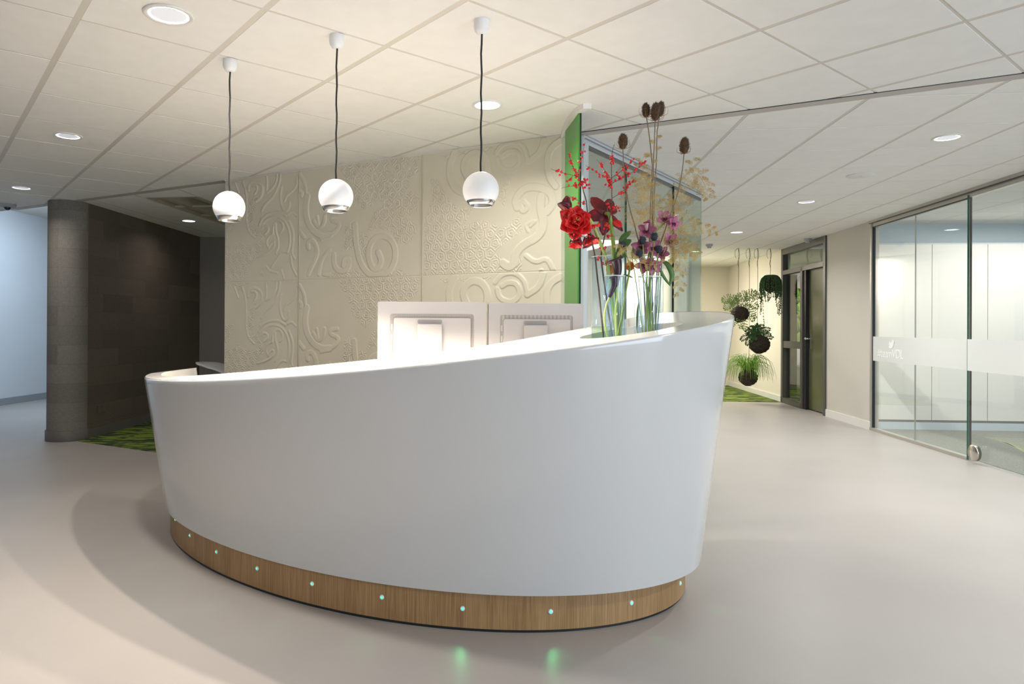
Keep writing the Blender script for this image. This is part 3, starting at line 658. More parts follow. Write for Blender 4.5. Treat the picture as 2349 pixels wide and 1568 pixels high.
# ================================================================== reception desk
DC = Vector((-.3216, 3.9157)); DPH = -.50007; DE = Vector((math.cos(DPH), math.sin(DPH))); DG = Vector((-DE.y, DE.x))
PLc =[(1.575,0.004),(1.562,0.129),(1.523,0.254),(1.458,0.375),(1.367,0.490),(1.253,0.596),(1.116,0.690),(0.959,0.770),(0.784,0.835),(0.596,0.883),(0.397,0.914),(0.192,0.927),(-0.013,0.923),(-0.219,0.902),(-0.425,0.866),(-0.625,0.815),(-0.814,0.752),(-0.990,0.677),(-1.149,0.593),(-1.287,0.501),(-1.403,0.404),(-1.493,0.303),(-1.558,0.202),(-1.596,0.101),(-1.608,0.004),(-1.596,-0.093),(-1.558,-0.194),(-1.493,-0.295),(-1.403,-0.396),(-1.287,-0.493),(-1.149,-0.585),(-0.990,-0.669),(-0.814,-0.744),(-0.625,-0.807),(-0.425,-0.858),(-0.219,-0.894),(-0.013,-0.915),(0.192,-0.919),(0.397,-0.906),(0.596,-0.875),(0.784,-0.827),(0.959,-0.762),(1.116,-0.682),(1.253,-0.588),(1.367,-0.482),(1.458,-0.367),(1.523,-0.245),(1.562,-0.120)]
SBc =[(1.646,0.000),(1.632,0.130),(1.589,0.260),(1.519,0.385),(1.423,0.502),(1.302,0.608),(1.159,0.702),(0.996,0.782),(0.816,0.845),(0.623,0.892),(0.419,0.922),(0.210,0.935),(0.000,0.931),(-0.210,0.911),(-0.419,0.876),(-0.623,0.827),(-0.816,0.765),(-0.996,0.692),(-1.159,0.609),(-1.302,0.519),(-1.423,0.422),(-1.519,0.320),(-1.589,0.214),(-1.632,0.107),(-1.646,-0.000),(-1.632,-0.107),(-1.589,-0.214),(-1.519,-0.320),(-1.423,-0.422),(-1.302,-0.519),(-1.159,-0.609),(-0.996,-0.692),(-0.816,-0.765),(-0.623,-0.827),(-0.419,-0.876),(-0.210,-0.911),(-0.000,-0.931),(0.210,-0.935),(0.419,-0.922),(0.623,-0.892),(0.816,-0.845),(0.996,-0.782),(1.159,-0.702),(1.302,-0.608),(1.423,-0.502),(1.519,-0.385),(1.589,-0.260),(1.632,-0.130)]
STc =[(1.787,0.060),(1.761,0.201),(1.716,0.339),(1.648,0.475),(1.555,0.607),(1.435,0.730),(1.289,0.839),(1.120,0.932),(0.932,1.007),(0.729,1.061),(0.515,1.096),(0.295,1.111),(0.074,1.107),(-0.146,1.085),(-0.365,1.046),(-0.578,0.992),(-0.781,0.924),(-0.970,0.844),(-1.142,0.753),(-1.294,0.652),(-1.424,0.543),(-1.529,0.426),(-1.609,0.303),(-1.663,0.175),(-1.692,0.043),(-1.692,-0.096),(-1.657,-0.240),(-1.587,-0.380),(-1.483,-0.510),(-1.352,-0.630),(-1.196,-0.738),(-1.020,-0.834),(-0.827,-0.918),(-0.619,-0.989),(-0.401,-1.046),(-0.176,-1.087),(0.051,-1.112),(0.280,-1.118),(0.510,-1.104),(0.736,-1.069),(0.952,-1.013),(1.154,-0.933),(1.337,-0.831),(1.495,-0.707),(1.623,-0.564),(1.716,-0.407),(1.772,-0.246),(1.793,-0.088)]
def catmull(P, t):
    n = len(P); i = int(math.floor(t)); f = t - i; a, b, c, d = (np.array(P[(i + k) % n]) for k in (-1, 0, 1, 2))
    return .5 * ((2 * b) + (-a + c) * f + (2 * a - 5 * b + 4 * c - d) * f * f + (-a + 3 * b - 3 * c + d) * f ** 3)
def topz(u, v): return 1.12557 + .09115 * u + .09989 * v - .030 * min(1, max(0, (v + .45) / .5)) * min(1, max(0, (-u - 1.2) / .3))
ZB = .1644
def DW(u, v, z): p = DC + DE * float(u) + DG * float(v); return (p.x, p.y, z)
# the shell is a crescent: from the left tip round the front to the right end, open at the back
T0, T1, N = 24.0, 48 + 6.0, 260     # parameter along the 48-point curves (24 = left tip, 48 = right tip)
ts = np.linspace(T0, T1, N)
desk = thing('reception_desk', 'large glossy white oval reception desk with sloping top on oak plinth', 'reception desk', (DC.x, DC.y, 0))
inner = [(-1.69, .04), (-1.635, -.06), (-1.56, -.22), (-1.46, -.38), (-1.34, -.52), (-1.22, -.62), (-1.1, -.70), (-.9, -.775), (-.65, -.815), (-.4, -.815), (-.1, -.782), (.2, -.715), (.45, -.65), (.66, -.55), (.82, -.36), (.93, -.12), (1.03, .08), (1.10, .25), (1.15, .48), (1.185, .68), (1.27, .845)]
inn_s = smooth_line(inner, 3); seg = np.hypot(*np.diff(inn_s, axis=0).T); cum = np.concatenate([[0], np.cumsum(seg)])
def inner_at(f): s = f * cum[-1]; return np.array([np.interp(s, cum, inn_s[:, 0]), np.interp(s, cum, inn_s[:, 1])])
OUT = np.array([catmull(STc, t) for t in ts]); BOT = np.array([catmull(SBc, t) for t in ts])
# match inner points to outer ones by nearest angle
ocum = np.concatenate([[0], np.cumsum(np.hypot(*np.diff(OUT, axis=0).T))]); 
INN = np.array([inner_at(c / ocum[-1]) for c in ocum])
# outer wall, with a small radius at the top arris
sh = MB(); rows = []
hs = [0, .004, .25, .5, .75, .96, .985, .996, 1.0]
for k_, h_ in enumerate(hs):
    row = []
    for i in range(N):
        b = BOT[i]; o_ = OUT[i]; zt = topz(*o_) ; z = ZB + (zt - ZB) * h_; p = b + (o_ - b) * h_
        if h_ > .98:
            nrm = np.array([OUT[min(i + 1, N - 1)][1] - OUT[max(i - 1, 0)][1], -(OUT[min(i + 1, N - 1)][0] - OUT[max(i - 1, 0)][0])]); nrm /= np.linalg.norm(nrm)
            p = p - nrm * {.985: .0005, .996: .003, 1.0: .008}[h_]
            z = zt - {.985: .010, .996: .003, 1.0: .0}[h_]
        row.append(DW(p[0], p[1], z))
    rows.append(row)
flat = [p for r_ in rows for p in r_]; nr = len(rows)
sh.add(flat, [(k * N + i, k * N + i + 1, (k + 1) * N + i + 1, (k + 1) * N + i) for k in range(nr - 1) for i in range(N - 1)])
# underside lip
und = MB()
li = [DW(*BOT[i], ZB) for i in range(N)] + [DW(*(BOT[i] * .93), ZB) for i in range(N)]
und.add(li, [(i + 1, i, N + i, N + i + 1) for i in range(N - 1)])
shell_o = sh.build('desk_shell', 'corian', desk, True)
und.build('shell_underside', 'corian', desk)
# countertop with a well for the vases
edge_in = []
for i in range(N):
    nrm = np.array([OUT[min(i + 1, N - 1)][1] - OUT[max(i - 1, 0)][1], -(OUT[min(i + 1, N - 1)][0] - OUT[max(i - 1, 0)][0])]); nrm /= np.linalg.norm(nrm); edge_in.append(OUT[i] - nrm * .008)
poly = [DW(p[0], p[1], topz(*p)) for p in edge_in] + [DW(p[0], p[1], topz(*p)) for p in INN[::-1]]
# well: an ellipse from its visible rim
def plane_pt(x, y):
    d = ray(x, y); # intersect with the sloping top plane
    n3 = np.array([-(.09115 * DE.x + .09989 * DG.x), -(.09115 * DE.y + .09989 * DG.y), 1.]); p0_ = np.array(DW(0, 0, topz(0, 0))); c0_ = np.array([0, 0, CAMH])
    t = ((p0_ - c0_) @ n3) / (d @ n3); q = c0_ + d * t; r_ = Vector((q[0], q[1])) - DC; return r_.dot(DE), r_.dot(DG)
wc_ = np.array([(plane_pt(1341, 766)), (plane_pt(1558, 743))]); wcen = np.array([1.402, -.262]); wa, wb, wrot = .272, .165, math.radians(62)
well = []
for k_ in range(72):
    a = 2 * PI * k_ / 72; u = wa * math.cos(a); v = wb * math.sin(a)
    well.append((wcen[0] + u * math.cos(wrot) - v * math.sin(wrot), wcen[1] + u * math.sin(wrot) + v * math.cos(wrot)))
def fill(outer, hole=None):
    bm = bmesh.new(); es = []
    for lp in [outer] + ([hole] if hole else []):
        vv = [bm.verts.new(p) for p in lp]
        es += [bm.edges.new((vv[i], vv[(i + 1) % len(vv)])) for i in range(len(vv))]
    bmesh.ops.triangle_fill(bm, use_beauty=True, use_dissolve=False, edges=es)
    bmesh.ops.recalc_face_normals(bm, faces=bm.faces)
    if sum(f.normal.z for f in bm.faces) < 0: bmesh.ops.reverse_faces(bm, faces=bm.faces)
    return bm
bm = fill(poly, [DW(*p, topz(*p)) for p in well]); me = bpy.data.meshes.new('countertop'); bm.to_mesh(me); bm.free(); me.materials.append(MATS['corian_top'])
ct = bpy.data.objects.new('countertop', me); COL.objects.link(ct); ct.parent = desk
me.polygons.foreach_set('use_smooth', [False] * len(me.polygons))
WD = .105
ww = MB(); nw = len(well); wz = min(topz(*p) for p in well) - WD
WZ = topz(*wcen) - .118
ww.add([DW(*p, topz(*p)) for p in well] + [DW(*p, WZ) for p in well], [(i, nw + i, nw + (i + 1) % nw, (i + 1) % nw) for i in range(nw)] + [tuple(range(nw, 2 * nw))])
ww.build('vase_well', 'desk_inner', desk, False)
# inner lining and work surface
il = MB(); il.add([DW(p[0], p[1], topz(*p)) for p in INN] + [DW(p[0], p[1], .70) for p in INN], [(i, N + i, N + i + 1, i + 1) for i in range(N - 1)]); il.build('inner_lining', 'desk_inner', desk, True)
for a_, b_ in ((0, 'end_face'), (N - 1, 'end_face')):
    e_ = MB(); e_.add([DW(*BOT[a_], ZB), DW(*OUT[a_], topz(*OUT[a_])), DW(*INN[a_], topz(*INN[a_])), DW(*(BOT[a_] * .9), ZB)], [(0, 1, 2, 3)]); e_.build('end_face', 'corian', desk)
wsu = MB(); wsp = [tuple(p) for p in INN[::4]] + [(1.0, .62), (.3, .2), (-.4, -.02), (-1.1, -.12)]
wsu.prism([DW(*p, 0)[:2] for p in wsp], .71, .74); wsu.build('work_surface', 'desk_inner', desk)
# oak plinth (full oval), recessed base blacked for its shade, LED studs
pts = [catmull(PLc, t) for t in np.linspace(0, 48, 240, endpoint=False)]
ok = MB(); n2 = len(pts); ok.add([DW(*p, .012) for p in pts] + [DW(*p, ZB + .01) for p in pts], [(i, (i + 1) % n2, n2 + (i + 1) % n2, n2 + i) for i in range(n2)]); okp = ok.build('plinth', 'oak', desk, True)
kk = MB(); kk.add([DW(*(p * .9965), 0) for p in pts] + [DW(*(p * .9965), .012) for p in pts], [(i, (i + 1) % n2, n2 + (i + 1) % n2, n2 + i) for i in range(n2)]); kk.build('shadow_base', 'seal_black', desk, True)
LEDS = [(403, 1191), (436, 1227), (497, 1265), (590, 1303), (716, 1338), (876, 1369), (1061, 1395), (1263, 1402), (1448, 1382), (1560, 1337)]
def plinth_hit(x, y):
    best = None
    for i in range(n2):
        a, b = Vector(DW(*pts[i], 0)[:2]), Vector(DW(*pts[(i + 1) % n2], 0)[:2]); d = ray(x, y); dx, dy = d[0], d[1]; e_ = b - a
        det = dx * (-e_.y) + e_.x * dy
        if abs(det) < 1e-9: continue
        t = (a.x * (-e_.y) + e_.x * a.y) / det; s = (dx * a.y - dy * a.x) / det
        if 0 <= s <= 1 and t > 0 and (best is None or t < best[0]): nn_ = Vector((e_.y, -e_.x)).normalized(); best = (t, Vector((dx * t, dy * t, d[2] * t + CAMH)), nn_)
    return best
for x, y in LEDS:
    h_ = plinth_hit(x, y)
    if not h_: continue
    _, p, nn_ = h_; n3 = Vector((nn_.x, nn_.y, 0))
    if n3.dot(Vector((p.x - DC.x, p.y - DC.y, 0))) < 0: n3 = -n3
    st_ = MB().lathe([(.0001, .004), (.006, .004), (.010, .003), (.0105, 0)], p, 20, n3).build('led_stud', 'led_off', desk, True)
    MB().lathe([(.0001, .0065), (.003, .006), (.0048, .0042)], p, 12, n3).build('led_lens', 'led_green', st_, True)
    light('led_lamp', 'SPOT', p + n3 * .02, .28, (.12, 1, .35), to=p + n3 + Vector((0, 0, -.34)), spot_size=math.radians(46), spot_blend=1, shadow_soft_size=.006, parent=desk)

# ================================================================== monitors
def monitor(name, label, x0, x1, ztop, Y0, Y1, hgt):
    a = Vector(((x0 - CX) / F_ * Y0, Y0)); b = Vector(((x1 - CX) / F_ * Y1, Y1)); d = (b - a); w = d.length; d.normalize(); n = Vector((d.y, -d.x)); mid = (a + b) / 2
    t = thing(name, label, 'monitor', (mid.x, mid.y + .1, .74))
    def Q(u, z, o): p = a + d * u + n * o; return (p.x, p.y, z)
    def rbox(nm, u0, u1, z0, z1, o0, o1, r, m, par=t):
        pr = []
        for cx_, cz_, a0 in ((u1 - r, z1 - r, 0), (u0 + r, z1 - r, 90), (u0 + r, z0 + r, 180), (u1 - r, z0 + r, 270)):
            for k in range(5): an = math.radians(a0 + 22.5 * k); pr.append((cx_ + r * math.cos(an), cz_ + r * math.sin(an)))
        k = len(pr); mb = MB(); mb.add([Q(u, z, o0) for u, z in pr] + [Q(u, z, o1) for u, z in pr], [tuple(range(k))[::-1], tuple(range(k, 2 * k))] + [(i, (i + 1) % k, k + (i + 1) % k, k + i) for i in range(k)])
        return bevel(mb.build(nm, m, par), .002, 2)
    zb = ztop - hgt
    rbox('housing', 0, w, zb, ztop, -.03, 0, .010, 'white_plastic')
    MB().add([Q(.012, zb + .012, -.031), Q(w - .012, zb + .012, -.031), Q(w - .012, ztop - .012, -.031), Q(.012, ztop - .012, -.031)], [(0, 1, 2, 3)]).build('screen', 'dark_plastic', t)
    m0 = .115 * w
    # perforated band: a recessed grey strip framing the raised rear cover
    rbox('vent_band', m0, w - m0, zb + .06, ztop - .068, -.002, .0012, .014, vent_mat)
    rbox('rear_cover', m0 + .020, w - m0 - .018, zb + .08, ztop - .090, 0, .010, .010, 'white_plastic')
    c = w * .5 - .012
    rbox('cable_recess', c - .068, c + .068, ztop - .122, ztop - .100, .0095, .0105, .008, 'grey_recess')
    rbox('stand_plate', c - .068, c + .068, zb - .02, ztop - .126, .010, .030, .006, 'white_plastic')
    for k in range(3): rbox('side_clip', m0 + .006, m0 + .016, ztop - .16 - k * .06, ztop - .125 - k * .06, .001, .004, .003, 'white_plastic')
    # stand foot on the work surface
    rbox('stand_neck', c - .05, c + .05, .752, zb + .05, .0, .02, .005, 'white_plastic')
    q = a + d * c; MB().prism([q - d * .13 + n * .1, q + d * .13 + n * .1, q + d * .13 - n * .13, q - d * .13 - n * .13], .741, .753).build('stand_foot', 'white_plastic', t)
    return t
mat('grey_recess', (.28, .27, .28), .5)
vent_mat = mat('vent_mesh', (.5, .47, .46), .6); n, l, b = nt(vent_mat)
tc = n.new('ShaderNodeTexCoord'); mp = n.new('ShaderNodeMapping'); mp.inputs['Scale'].default_value = (240, 240, 240); vo = n.new('ShaderNodeTexVoronoi'); vo.inputs['Scale'].default_value = 1; vo.inputs['Randomness'].default_value = 0
rp = n.new('ShaderNodeValToRGB'); rp.color_ramp.elements[0].position = .25; rp.color_ramp.elements[1].position = .42; rp.color_ramp.elements[0].color = (.10, .09, .085, 1); rp.color_ramp.elements[1].color = (.40, .38, .37, 1)
l.new(tc.outputs['Object'], mp.inputs[0]); l.new(mp.outputs[0], vo.inputs[0]); l.new(vo.outputs[0], rp.inputs[0]); l.new(rp.outputs[0], b.inputs['Base Color'])
monitor('computer_monitor', 'left white computer monitor seen from behind above the desk', 866, 1116, CAMH + .1395, 3.83, 3.83, .40)
monitor('computer_monitor', 'right white computer monitor seen from behind, nearer the green glass', 1121, 1338.5, CAMH + .136, 3.83, 3.93, .38)

# white curved shell seen behind the left tip of the desk
fn = thing('curved_shell_seat', 'white curved shell seat just behind the left tip of the desk', 'seat', (-2.3, 6.75, 0))
fpts = [(445, 834.5), (452, 833), (462, 832.2), (482, 832), (505, 833), (517, 837), (535, 846)]
f2 = [(452, 840), (463, 842), (470, 846), (478, 849), (494, 853), (520, 866), (545, 880)]
A1 = [at_y(x, y, 6.75 + .004 * (x - 445)) for x, y in fpts]; B1 = [at_y(x, y, 6.62) for x, y in f2]
mm = MB(); k = len(A1); lowA = [Vector((p.x, p.y + .12, p.z - .06)) for p in A1]
mm.add([tuple(p) for p in A1 + B1], [(i, i + 1, k + i + 1, k + i) for i in range(k - 1)])
o = mm.build('seat_back', 'corian', fn, True); md = o.modifiers.new('s', 'SOLIDIFY'); md.thickness = .03; sb_ = o.modifiers.new('sub', 'SUBSURF'); sb_.levels = 2; sb_.render_levels = 2
MB().lathe([(.04, 0), (.22, .02), (.22, .03), (.03, .05), (.03, .45), (.2, .5), (.24, .62), (.23, .63), (.02, .5)], (-2.25, 6.95, 0), 24).build('seat_base', 'corian', fn, True)

# ================================================================== pendants
PEND = [((-1.125, 3.424), 'left white globe pendant lamp hanging nearest the dark wall', (528, 438)), ((-.541, 3.130), 'middle white globe pendant lamp of the row over the desk', (772, 413)), ((.1135, 2.967), 'right white globe pendant lamp hanging nearest the green glass', (1103, 394))]
for (x, y), lab, _ in PEND:
    t = thing('pendant_lamp', lab, 'pendant lamp', (x, y, HC), 'white globe pendants over the reception desk')
    MB().lathe([(.0001, -.060), (.012, -.060), (.024, -.054), (.032, -.042), (.0345, -.025), (.0335, -.003), (.033, 0)], (x, y, HC), 32).build('ceiling_cup', 'lamp_white', t, True)
    zc = CAMH + .592; R = .0785
    wob = [(x + .0018 * math.sin(k * 1.7 + x * 9), y, HC - .058 - (HC - .058 - zc - R + .004) * k / 14) for k in range(15)]
    MB().tube(wob, .0042, 8).build('cable', 'cable_black', t, True)
    zcut = -.048; rc = math.sqrt(R * R - zcut * zcut)
    prof = [(max(.0001, R * math.cos(a)), R * math.sin(a)) for a in np.linspace(PI / 2, math.asin(zcut / R), 22)]
    MB().lathe([(r_, z_) for r_, z_ in prof], (x, y, zc), 40).build('globe', 'lamp_white', t, True)
    # polished reflector ring: outer bevel and inner cone
    MB().lathe([(rc, zcut), (rc - .001, zcut - .004), (rc - .008, zcut - .019), (rc - .010, zcut - .020), (rc - .011, zcut - .018), (rc - .022, zcut + .016), (rc - .03, zcut + .03)], (x, y, zc), 48).build('reflector', 'chrome', t, True)
    MB().lathe([(.0001, zcut + .026), (rc - .028, zcut + .026)], (x, y, zc), 32).build('bulb', 'lamp_glow', t, True)
    light('pendant_light', 'SPOT', (x, y, zc + zcut - .024), 68, (1, .86, .72), rot=(0, 0, 0), spot_size=math.radians(118), spot_blend=.25, shadow_soft_size=.012, parent=t)

# ================================================================== downlights
DL = [((387, 33), 'round recessed downlight at the top left, nearest the camera', .083, 'core', 22), ((156, 311), 'round recessed downlight in the left ceiling, second from the camera', .075, 'core', 8), ((49, 430), 'round recessed downlight at the far left beside the dome camera', .075, 'core', 7),
      ((1118, 240), 'bright round recessed downlight behind the right pendant', .075, 'bright', 14), ((2173, 315), 'round recessed downlight nearest in the right ceiling', .075, 'core', 44), ((1850, 462), 'round recessed downlight mid-way along the right ceiling', .075, 'core', 34),
      ((1690, 532), 'round recessed downlight far along the right ceiling before the hanging plants', .075, 'bright', 16), ((1597, 576), 'distant round downlight seen through the glass above the white end wall', .075, 'bright', 12), ((433, 506), 'small round downlight in the rear left ceiling beside the trough', .075, 'bright', 2.5),
      ((1337, 416), None, 0, '', 0), ((1450, 470), None, 0, '', 0)]
for (x, y), lab, R, kind, pw in DL:
    if lab is None: continue
    p = at_z(x, y, HC); t = thing('downlight', lab, 'ceiling light', tuple(p), 'recessed ceiling downlights')
    MB().lathe([(R * 1.22, .0), (R * 1.24, -.004), (R * 1.20, -.007), (R * 1.0, -.006), (R * .98, -.001)], p, 48).build('trim_ring', 'trim_ring', t, True)
    MB().lathe([(R * 1.0, -.0045), (R * .86, -.003)], p, 48).build('glow_ring', 'light_ring', t, True)
    MB().lathe([(R * .86, -.003), (R * .4, -.0022), (.0001, -.002)], p, 40).build('diffuser', 'light_core' if kind == 'core' else 'light_core_bright', t, True)
    col = (1, .93, .84) if x < 1300 else (1, .985, .95)
    light('downlight_lamp', 'AREA', (p.x, p.y, HC - .02), pw, col, rot=(0, 0, 0), shape='DISK', size=R * 1.8, spread=math.radians(150), parent=t)
# the corridor's own unseen downlights beyond the glass room, and those over and behind the camera
light('ceiling_lamp_rear', 'AREA', (3.9, 13.0, HC - .02), 60, (1, .93, .78), rot=(0, 0, 0), shape='DISK', size=.2)
light('ceiling_lamp_room', 'AREA', (2.6, 9.2, HC - .02), 15, (1, .98, .95), rot=(0, 0, 0), shape='DISK', size=.2)
light('ceiling_lamp_front', 'AREA', (-1.6, .6, HC - .02), 16, (1, .86, .72), rot=(0, 0, 0), shape='DISK', size=.2)
light('ceiling_lamp_right', 'AREA', (3.2, 1.6, HC - .02), 38, (1, .98, .95), rot=(0, 0, 0), shape='DISK', size=.2)

# ================================================================== small ceiling fittings
p = at_z(1975, 402, HC); t = thing('ceiling_speaker', 'flat round off-white speaker plate in the right ceiling', 'speaker', tuple(p))
MB().lathe([(.112, 0), (.113, -.003), (.108, -.005), (.0001, -.006)], p, 48).build('grille', 'trim_ring', t, True); MB().box((p.x - .012, p.y - .002, p.z - .0075), (p.x + .012, p.y + .002, p.z - .0055)).build('mark', 'grey_plastic', t)
def detector(x, y, lab):
    p = at_z(x, y, HC); t = thing('smoke_detector', lab, 'smoke detector', tuple(p))
    MB().lathe([(.055, 0), (.055, -.022), (.048, -.032), (.0001, -.034)], p, 28).build('base', 'white_plastic', t, True)
    MB().lathe([(.036, -.032), (.034, -.055), (.028, -.062), (.0001, -.063)], p, 24).build('sensor_head', 'grey_plastic', t, True)
detector(1627, 560, 'white smoke detector on the ceiling right of the glass corner')
detector(1853, 547, 'white smoke detector on the ceiling beside the dark door head')
p = at_z(17, 468, HC); t = thing('dome_camera', 'grey dome security camera on the ceiling at the far left', 'camera', tuple(p))
MB().lathe([(.085, 0), (.085, -.020), (.078, -.034), (.0001, -.036)], p, 36).build('housing', 'grey_plastic', t, True)
MB().ball((p.x, p.y, p.z - .036), (.034, .032), 20, 10).build('dome', 'dark_plastic', t, True)

# ================================================================== vases standing in the well
mat('vase_rim', (.75, .80, .82), .15, coat=.5)
def lerp(a, b, t): return a + (b - a) * t
VS = [('tall clear glass cylinder vase at the left end of the well holding berry twigs', 1380, 2.975, .0450, 1.545, .12), ('clear glass cylinder vase holding dark calla lilies, left front', 1409.5, 2.905, .0440, 1.457, .02),
      ('clear glass cylinder vase at the front of the well holding the orchid stem', 1489.5, 2.93, .0465, 1.457, .03), ('tall clear glass cylinder vase behind the calla lily vase', 1414, 3.06, .0440, 1.560, .06),
      ('wide tall clear glass cylinder vase at the back right of the well', 1488, 3.06, .0630, 1.555, .05), ]
vases = []
for lab, x, Y, r, zt, wl in VS:
    cx_ = (x - CX) / F_ * Y; t = thing('glass_vase', lab, 'vase', (cx_, Y, WZ), 'clear glass cylinder vases in the desk well'); z0 = WZ + .001; th_ = .0028
    MB().lathe([(.0001, z0), (r - .004, z0), (r, z0 + .004), (r, zt)], (cx_, Y, 0), 40).build('glass_body', 'vase_glass', t, True)
    MB().lathe([(r + .0003, zt - .0025), (r + .0006, zt), (r - .001, zt + .0012), (r - .0026, zt), (r - .0022, zt - .0025)], (cx_, Y, 0), 48).build('rim', 'vase_rim', t, True)
    MB().lathe([(.0001, z0 + .001), (r - .002, z0 + .001), (r - .0015, z0 + .009), (.0001, z0 + .009)], (cx_, Y, 0), 32).build('glass_foot', 'water', t, True)
    MB().lathe([(.0001, z0 + .0115), (r - th_ - .0004, z0 + .0135), (r - th_ - .0004, z0 + .0135 + wl), (.0001, z0 + .0135 + wl)], (cx_, Y, 0), 32).build('water', 'water', t, True)
    vases.append((cx_, Y, r))
def FP(x, y, Y=3.0): return at_y(x, y, Y)
def curve_pts(P, n=4):
    P = [Vector(p) for p in P]; out = []
    for i in range(len(P) - 1):
        a, b, c, d = P[max(i - 1, 0)], P[i], P[i + 1], P[min(i + 2, len(P) - 1)]
        for k in range(n):
            f = k / n; out.append(.5 * ((2 * b) + (-a + c) * f + (2 * a - 5 * b + 4 * c - d) * f * f + (-a + 3 * b - 3 * c + d) * f ** 3))
    out.append(P[-1]); return out
def rvec(s): return Vector((random.gauss(0, s), random.gauss(0, s), random.gauss(0, s)))
VZ = WZ + .03
def vb(i, dx=0, dy=0): x, y, r = vases[i]; return Vector((x + dx, y + dy, VZ))

# ---- berry twigs
def cb(x, y): return 1250 + x / 5.228, 320 + y / 5.228
def twig(label, main, sides, base, Y, r0):
    root = curve_pts([base] + [FP(*cb(*p), Y) for p in main], 4)
    t = thing('berry_twig', label, 'berry branch', tuple(base), 'red winterberry twigs')
    n = len(root); mb = MB(); mb.tube([p + rvec(.0006) for p in root], [lerp(r0, .0009, i / n) for i in range(n)], 6)
    bb = MB(); 
    for k in range(14):
        p = root[random.randrange(n)]; mb.tube([p, p + Vector((random.uniform(-.006, .006), random.uniform(-.006, .006), .004))], [.0012, .0006], 4)
    for pts, nb, dY in sides:
        P = [FP(*cb(*p), Y + dY * i / max(1, len(pts) - 1)) for i, p in enumerate(pts)]
        P = curve_pts(P, 4); m = len(P); mb.tube([p + rvec(.0006) for p in P], [lerp(.0015, .0006, i / m) for i in range(m)], 5)
        for k in range(int(nb * 1.15)):
            f = random.uniform(.12, .95); p = P[int(f * (m - 1))] + rvec(.0052)
            bb.ball(p, random.uniform(.0048, .0060), 8, 6)
    mb.build('twig_stem', 'twig', t, True)
    b_ = bb.build('berries', 'berry', t, True); b_['kind'] = 'stuff'
twig('winterberry twig with red berries leaning left over the green glass', [(620, 1568), (570, 1250), (525, 1020), (495, 740), (440, 540), (390, 430), (340, 330), (285, 180)],
     [([(390, 430), (430, 270), (485, 30)], 11, -.03), ([(385, 440), (240, 405), (130, 370), (70, 350)], 9, .03), ([(430, 545), (300, 560), (195, 580)], 8, .03), ([(490, 770), (400, 735), (340, 700), (280, 665)], 6, -.03), ([(440, 520), (520, 470)], 12, -.02), ([(450, 575), (555, 540)], 6, .02), ([(330, 440), (300, 480), (255, 510)], 6, -.02), ([(390, 430), (340, 330), (285, 180)], 15, 0),
      ([(520, 1030), (430, 1000), (330, 985), (210, 975)], 16, -.06), ([(545, 1165), (380, 1155), (265, 1135)], 9, -.06), ([(470, 880), (380, 860), (260, 830)], 12, -.06), ([(540, 1080), (600, 1040), (660, 1030)], 16, -.04), ([(600, 1460), (660, 1380)], 3, -.02)],
     vb(0, .015), 2.955, .0042)
twig('winterberry twig with dense red berries standing upright before the grey rail', [(690, 1568), (680, 1350), (745, 1050), (795, 850), (805, 700), (800, 450), (800, 200), (825, 70)],
     [([(800, 480), (700, 340), (620, 240)], 10, .03), ([(800, 490), (690, 430), (600, 380), (485, 310)], 10, -.03), ([(805, 460), (950, 350), (1010, 290), (1090, 215)], 12, .04), ([(810, 520), (1000, 420), (1120, 340), (1230, 245)], 20, -.04), ([(815, 700), (930, 620), (1000, 550), (1085, 460)], 17, .03), ([(800, 845), (860, 830), (980, 795)], 9, -.03), ([(800, 560), (770, 520), (760, 440)], 18, 0), ([(800, 300), (800, 180)], 9, 0),
      ([(740, 1165), (840, 1160)], 4, -.03), ([(670, 1330), (730, 1290)], 6, -.02), ([(740, 1060), (745, 990)], 7, -.04), ([(790, 800), (765, 740)], 3, 0), ([(700, 1500), (770, 1480)], 5, -.03)],
     vb(3, -.01), 2.985, .0042)

# ---- petals
def petal(mb, base, out, up, length, width, curl=.3, cup=.25, nu=5, nv=7, tip=.0, ruffle=0):
    out = out.normalized(); side = out.cross(up).normalized(); up = side.cross(out).normalized(); k = len(mb.v)
    ph = random.uniform(0, 6)
    for i in range(nv):
        f = i / (nv - 1); w = width * (math.sin(PI * min(1, (f * .86 + .10))) ** .75) * (1 if f < .97 else .35)
        c = base + out * (length * (f - .12 * curl * f * f)) + up * (curl * length * (f ** 2))
        for j in range(nu):
            g_ = j / (nu - 1) * 2 - 1
            mb.v.append(tuple(c + side * (g_ * w / 2) + up * (cup * w * g_ * g_ * .6 + ruffle * length * math.sin(ph + f * 9 + g_ * 4) * abs(g_) * f)))
    for i in range(nv - 1):
        for j in range(nu - 1): a = k + i * nu + j; mb.f.append((a, a + 1, a + nu + 1, a + nu))
def solid(o, t=.0008):
    md = o.modifiers.new('thick', 'SOLIDIFY'); md.thickness = t; return o
def flower_dirs(axis, n, ang, off=0):
    axis = axis.normalized(); q = Vector((0, 0, 1)).rotation_difference(axis); out = []
    for k in range(n):
        a = 2 * PI * k / n + off; out.append(q @ Vector((math.cos(a) * math.sin(ang), math.sin(a) * math.sin(ang), math.cos(ang))))
    return out
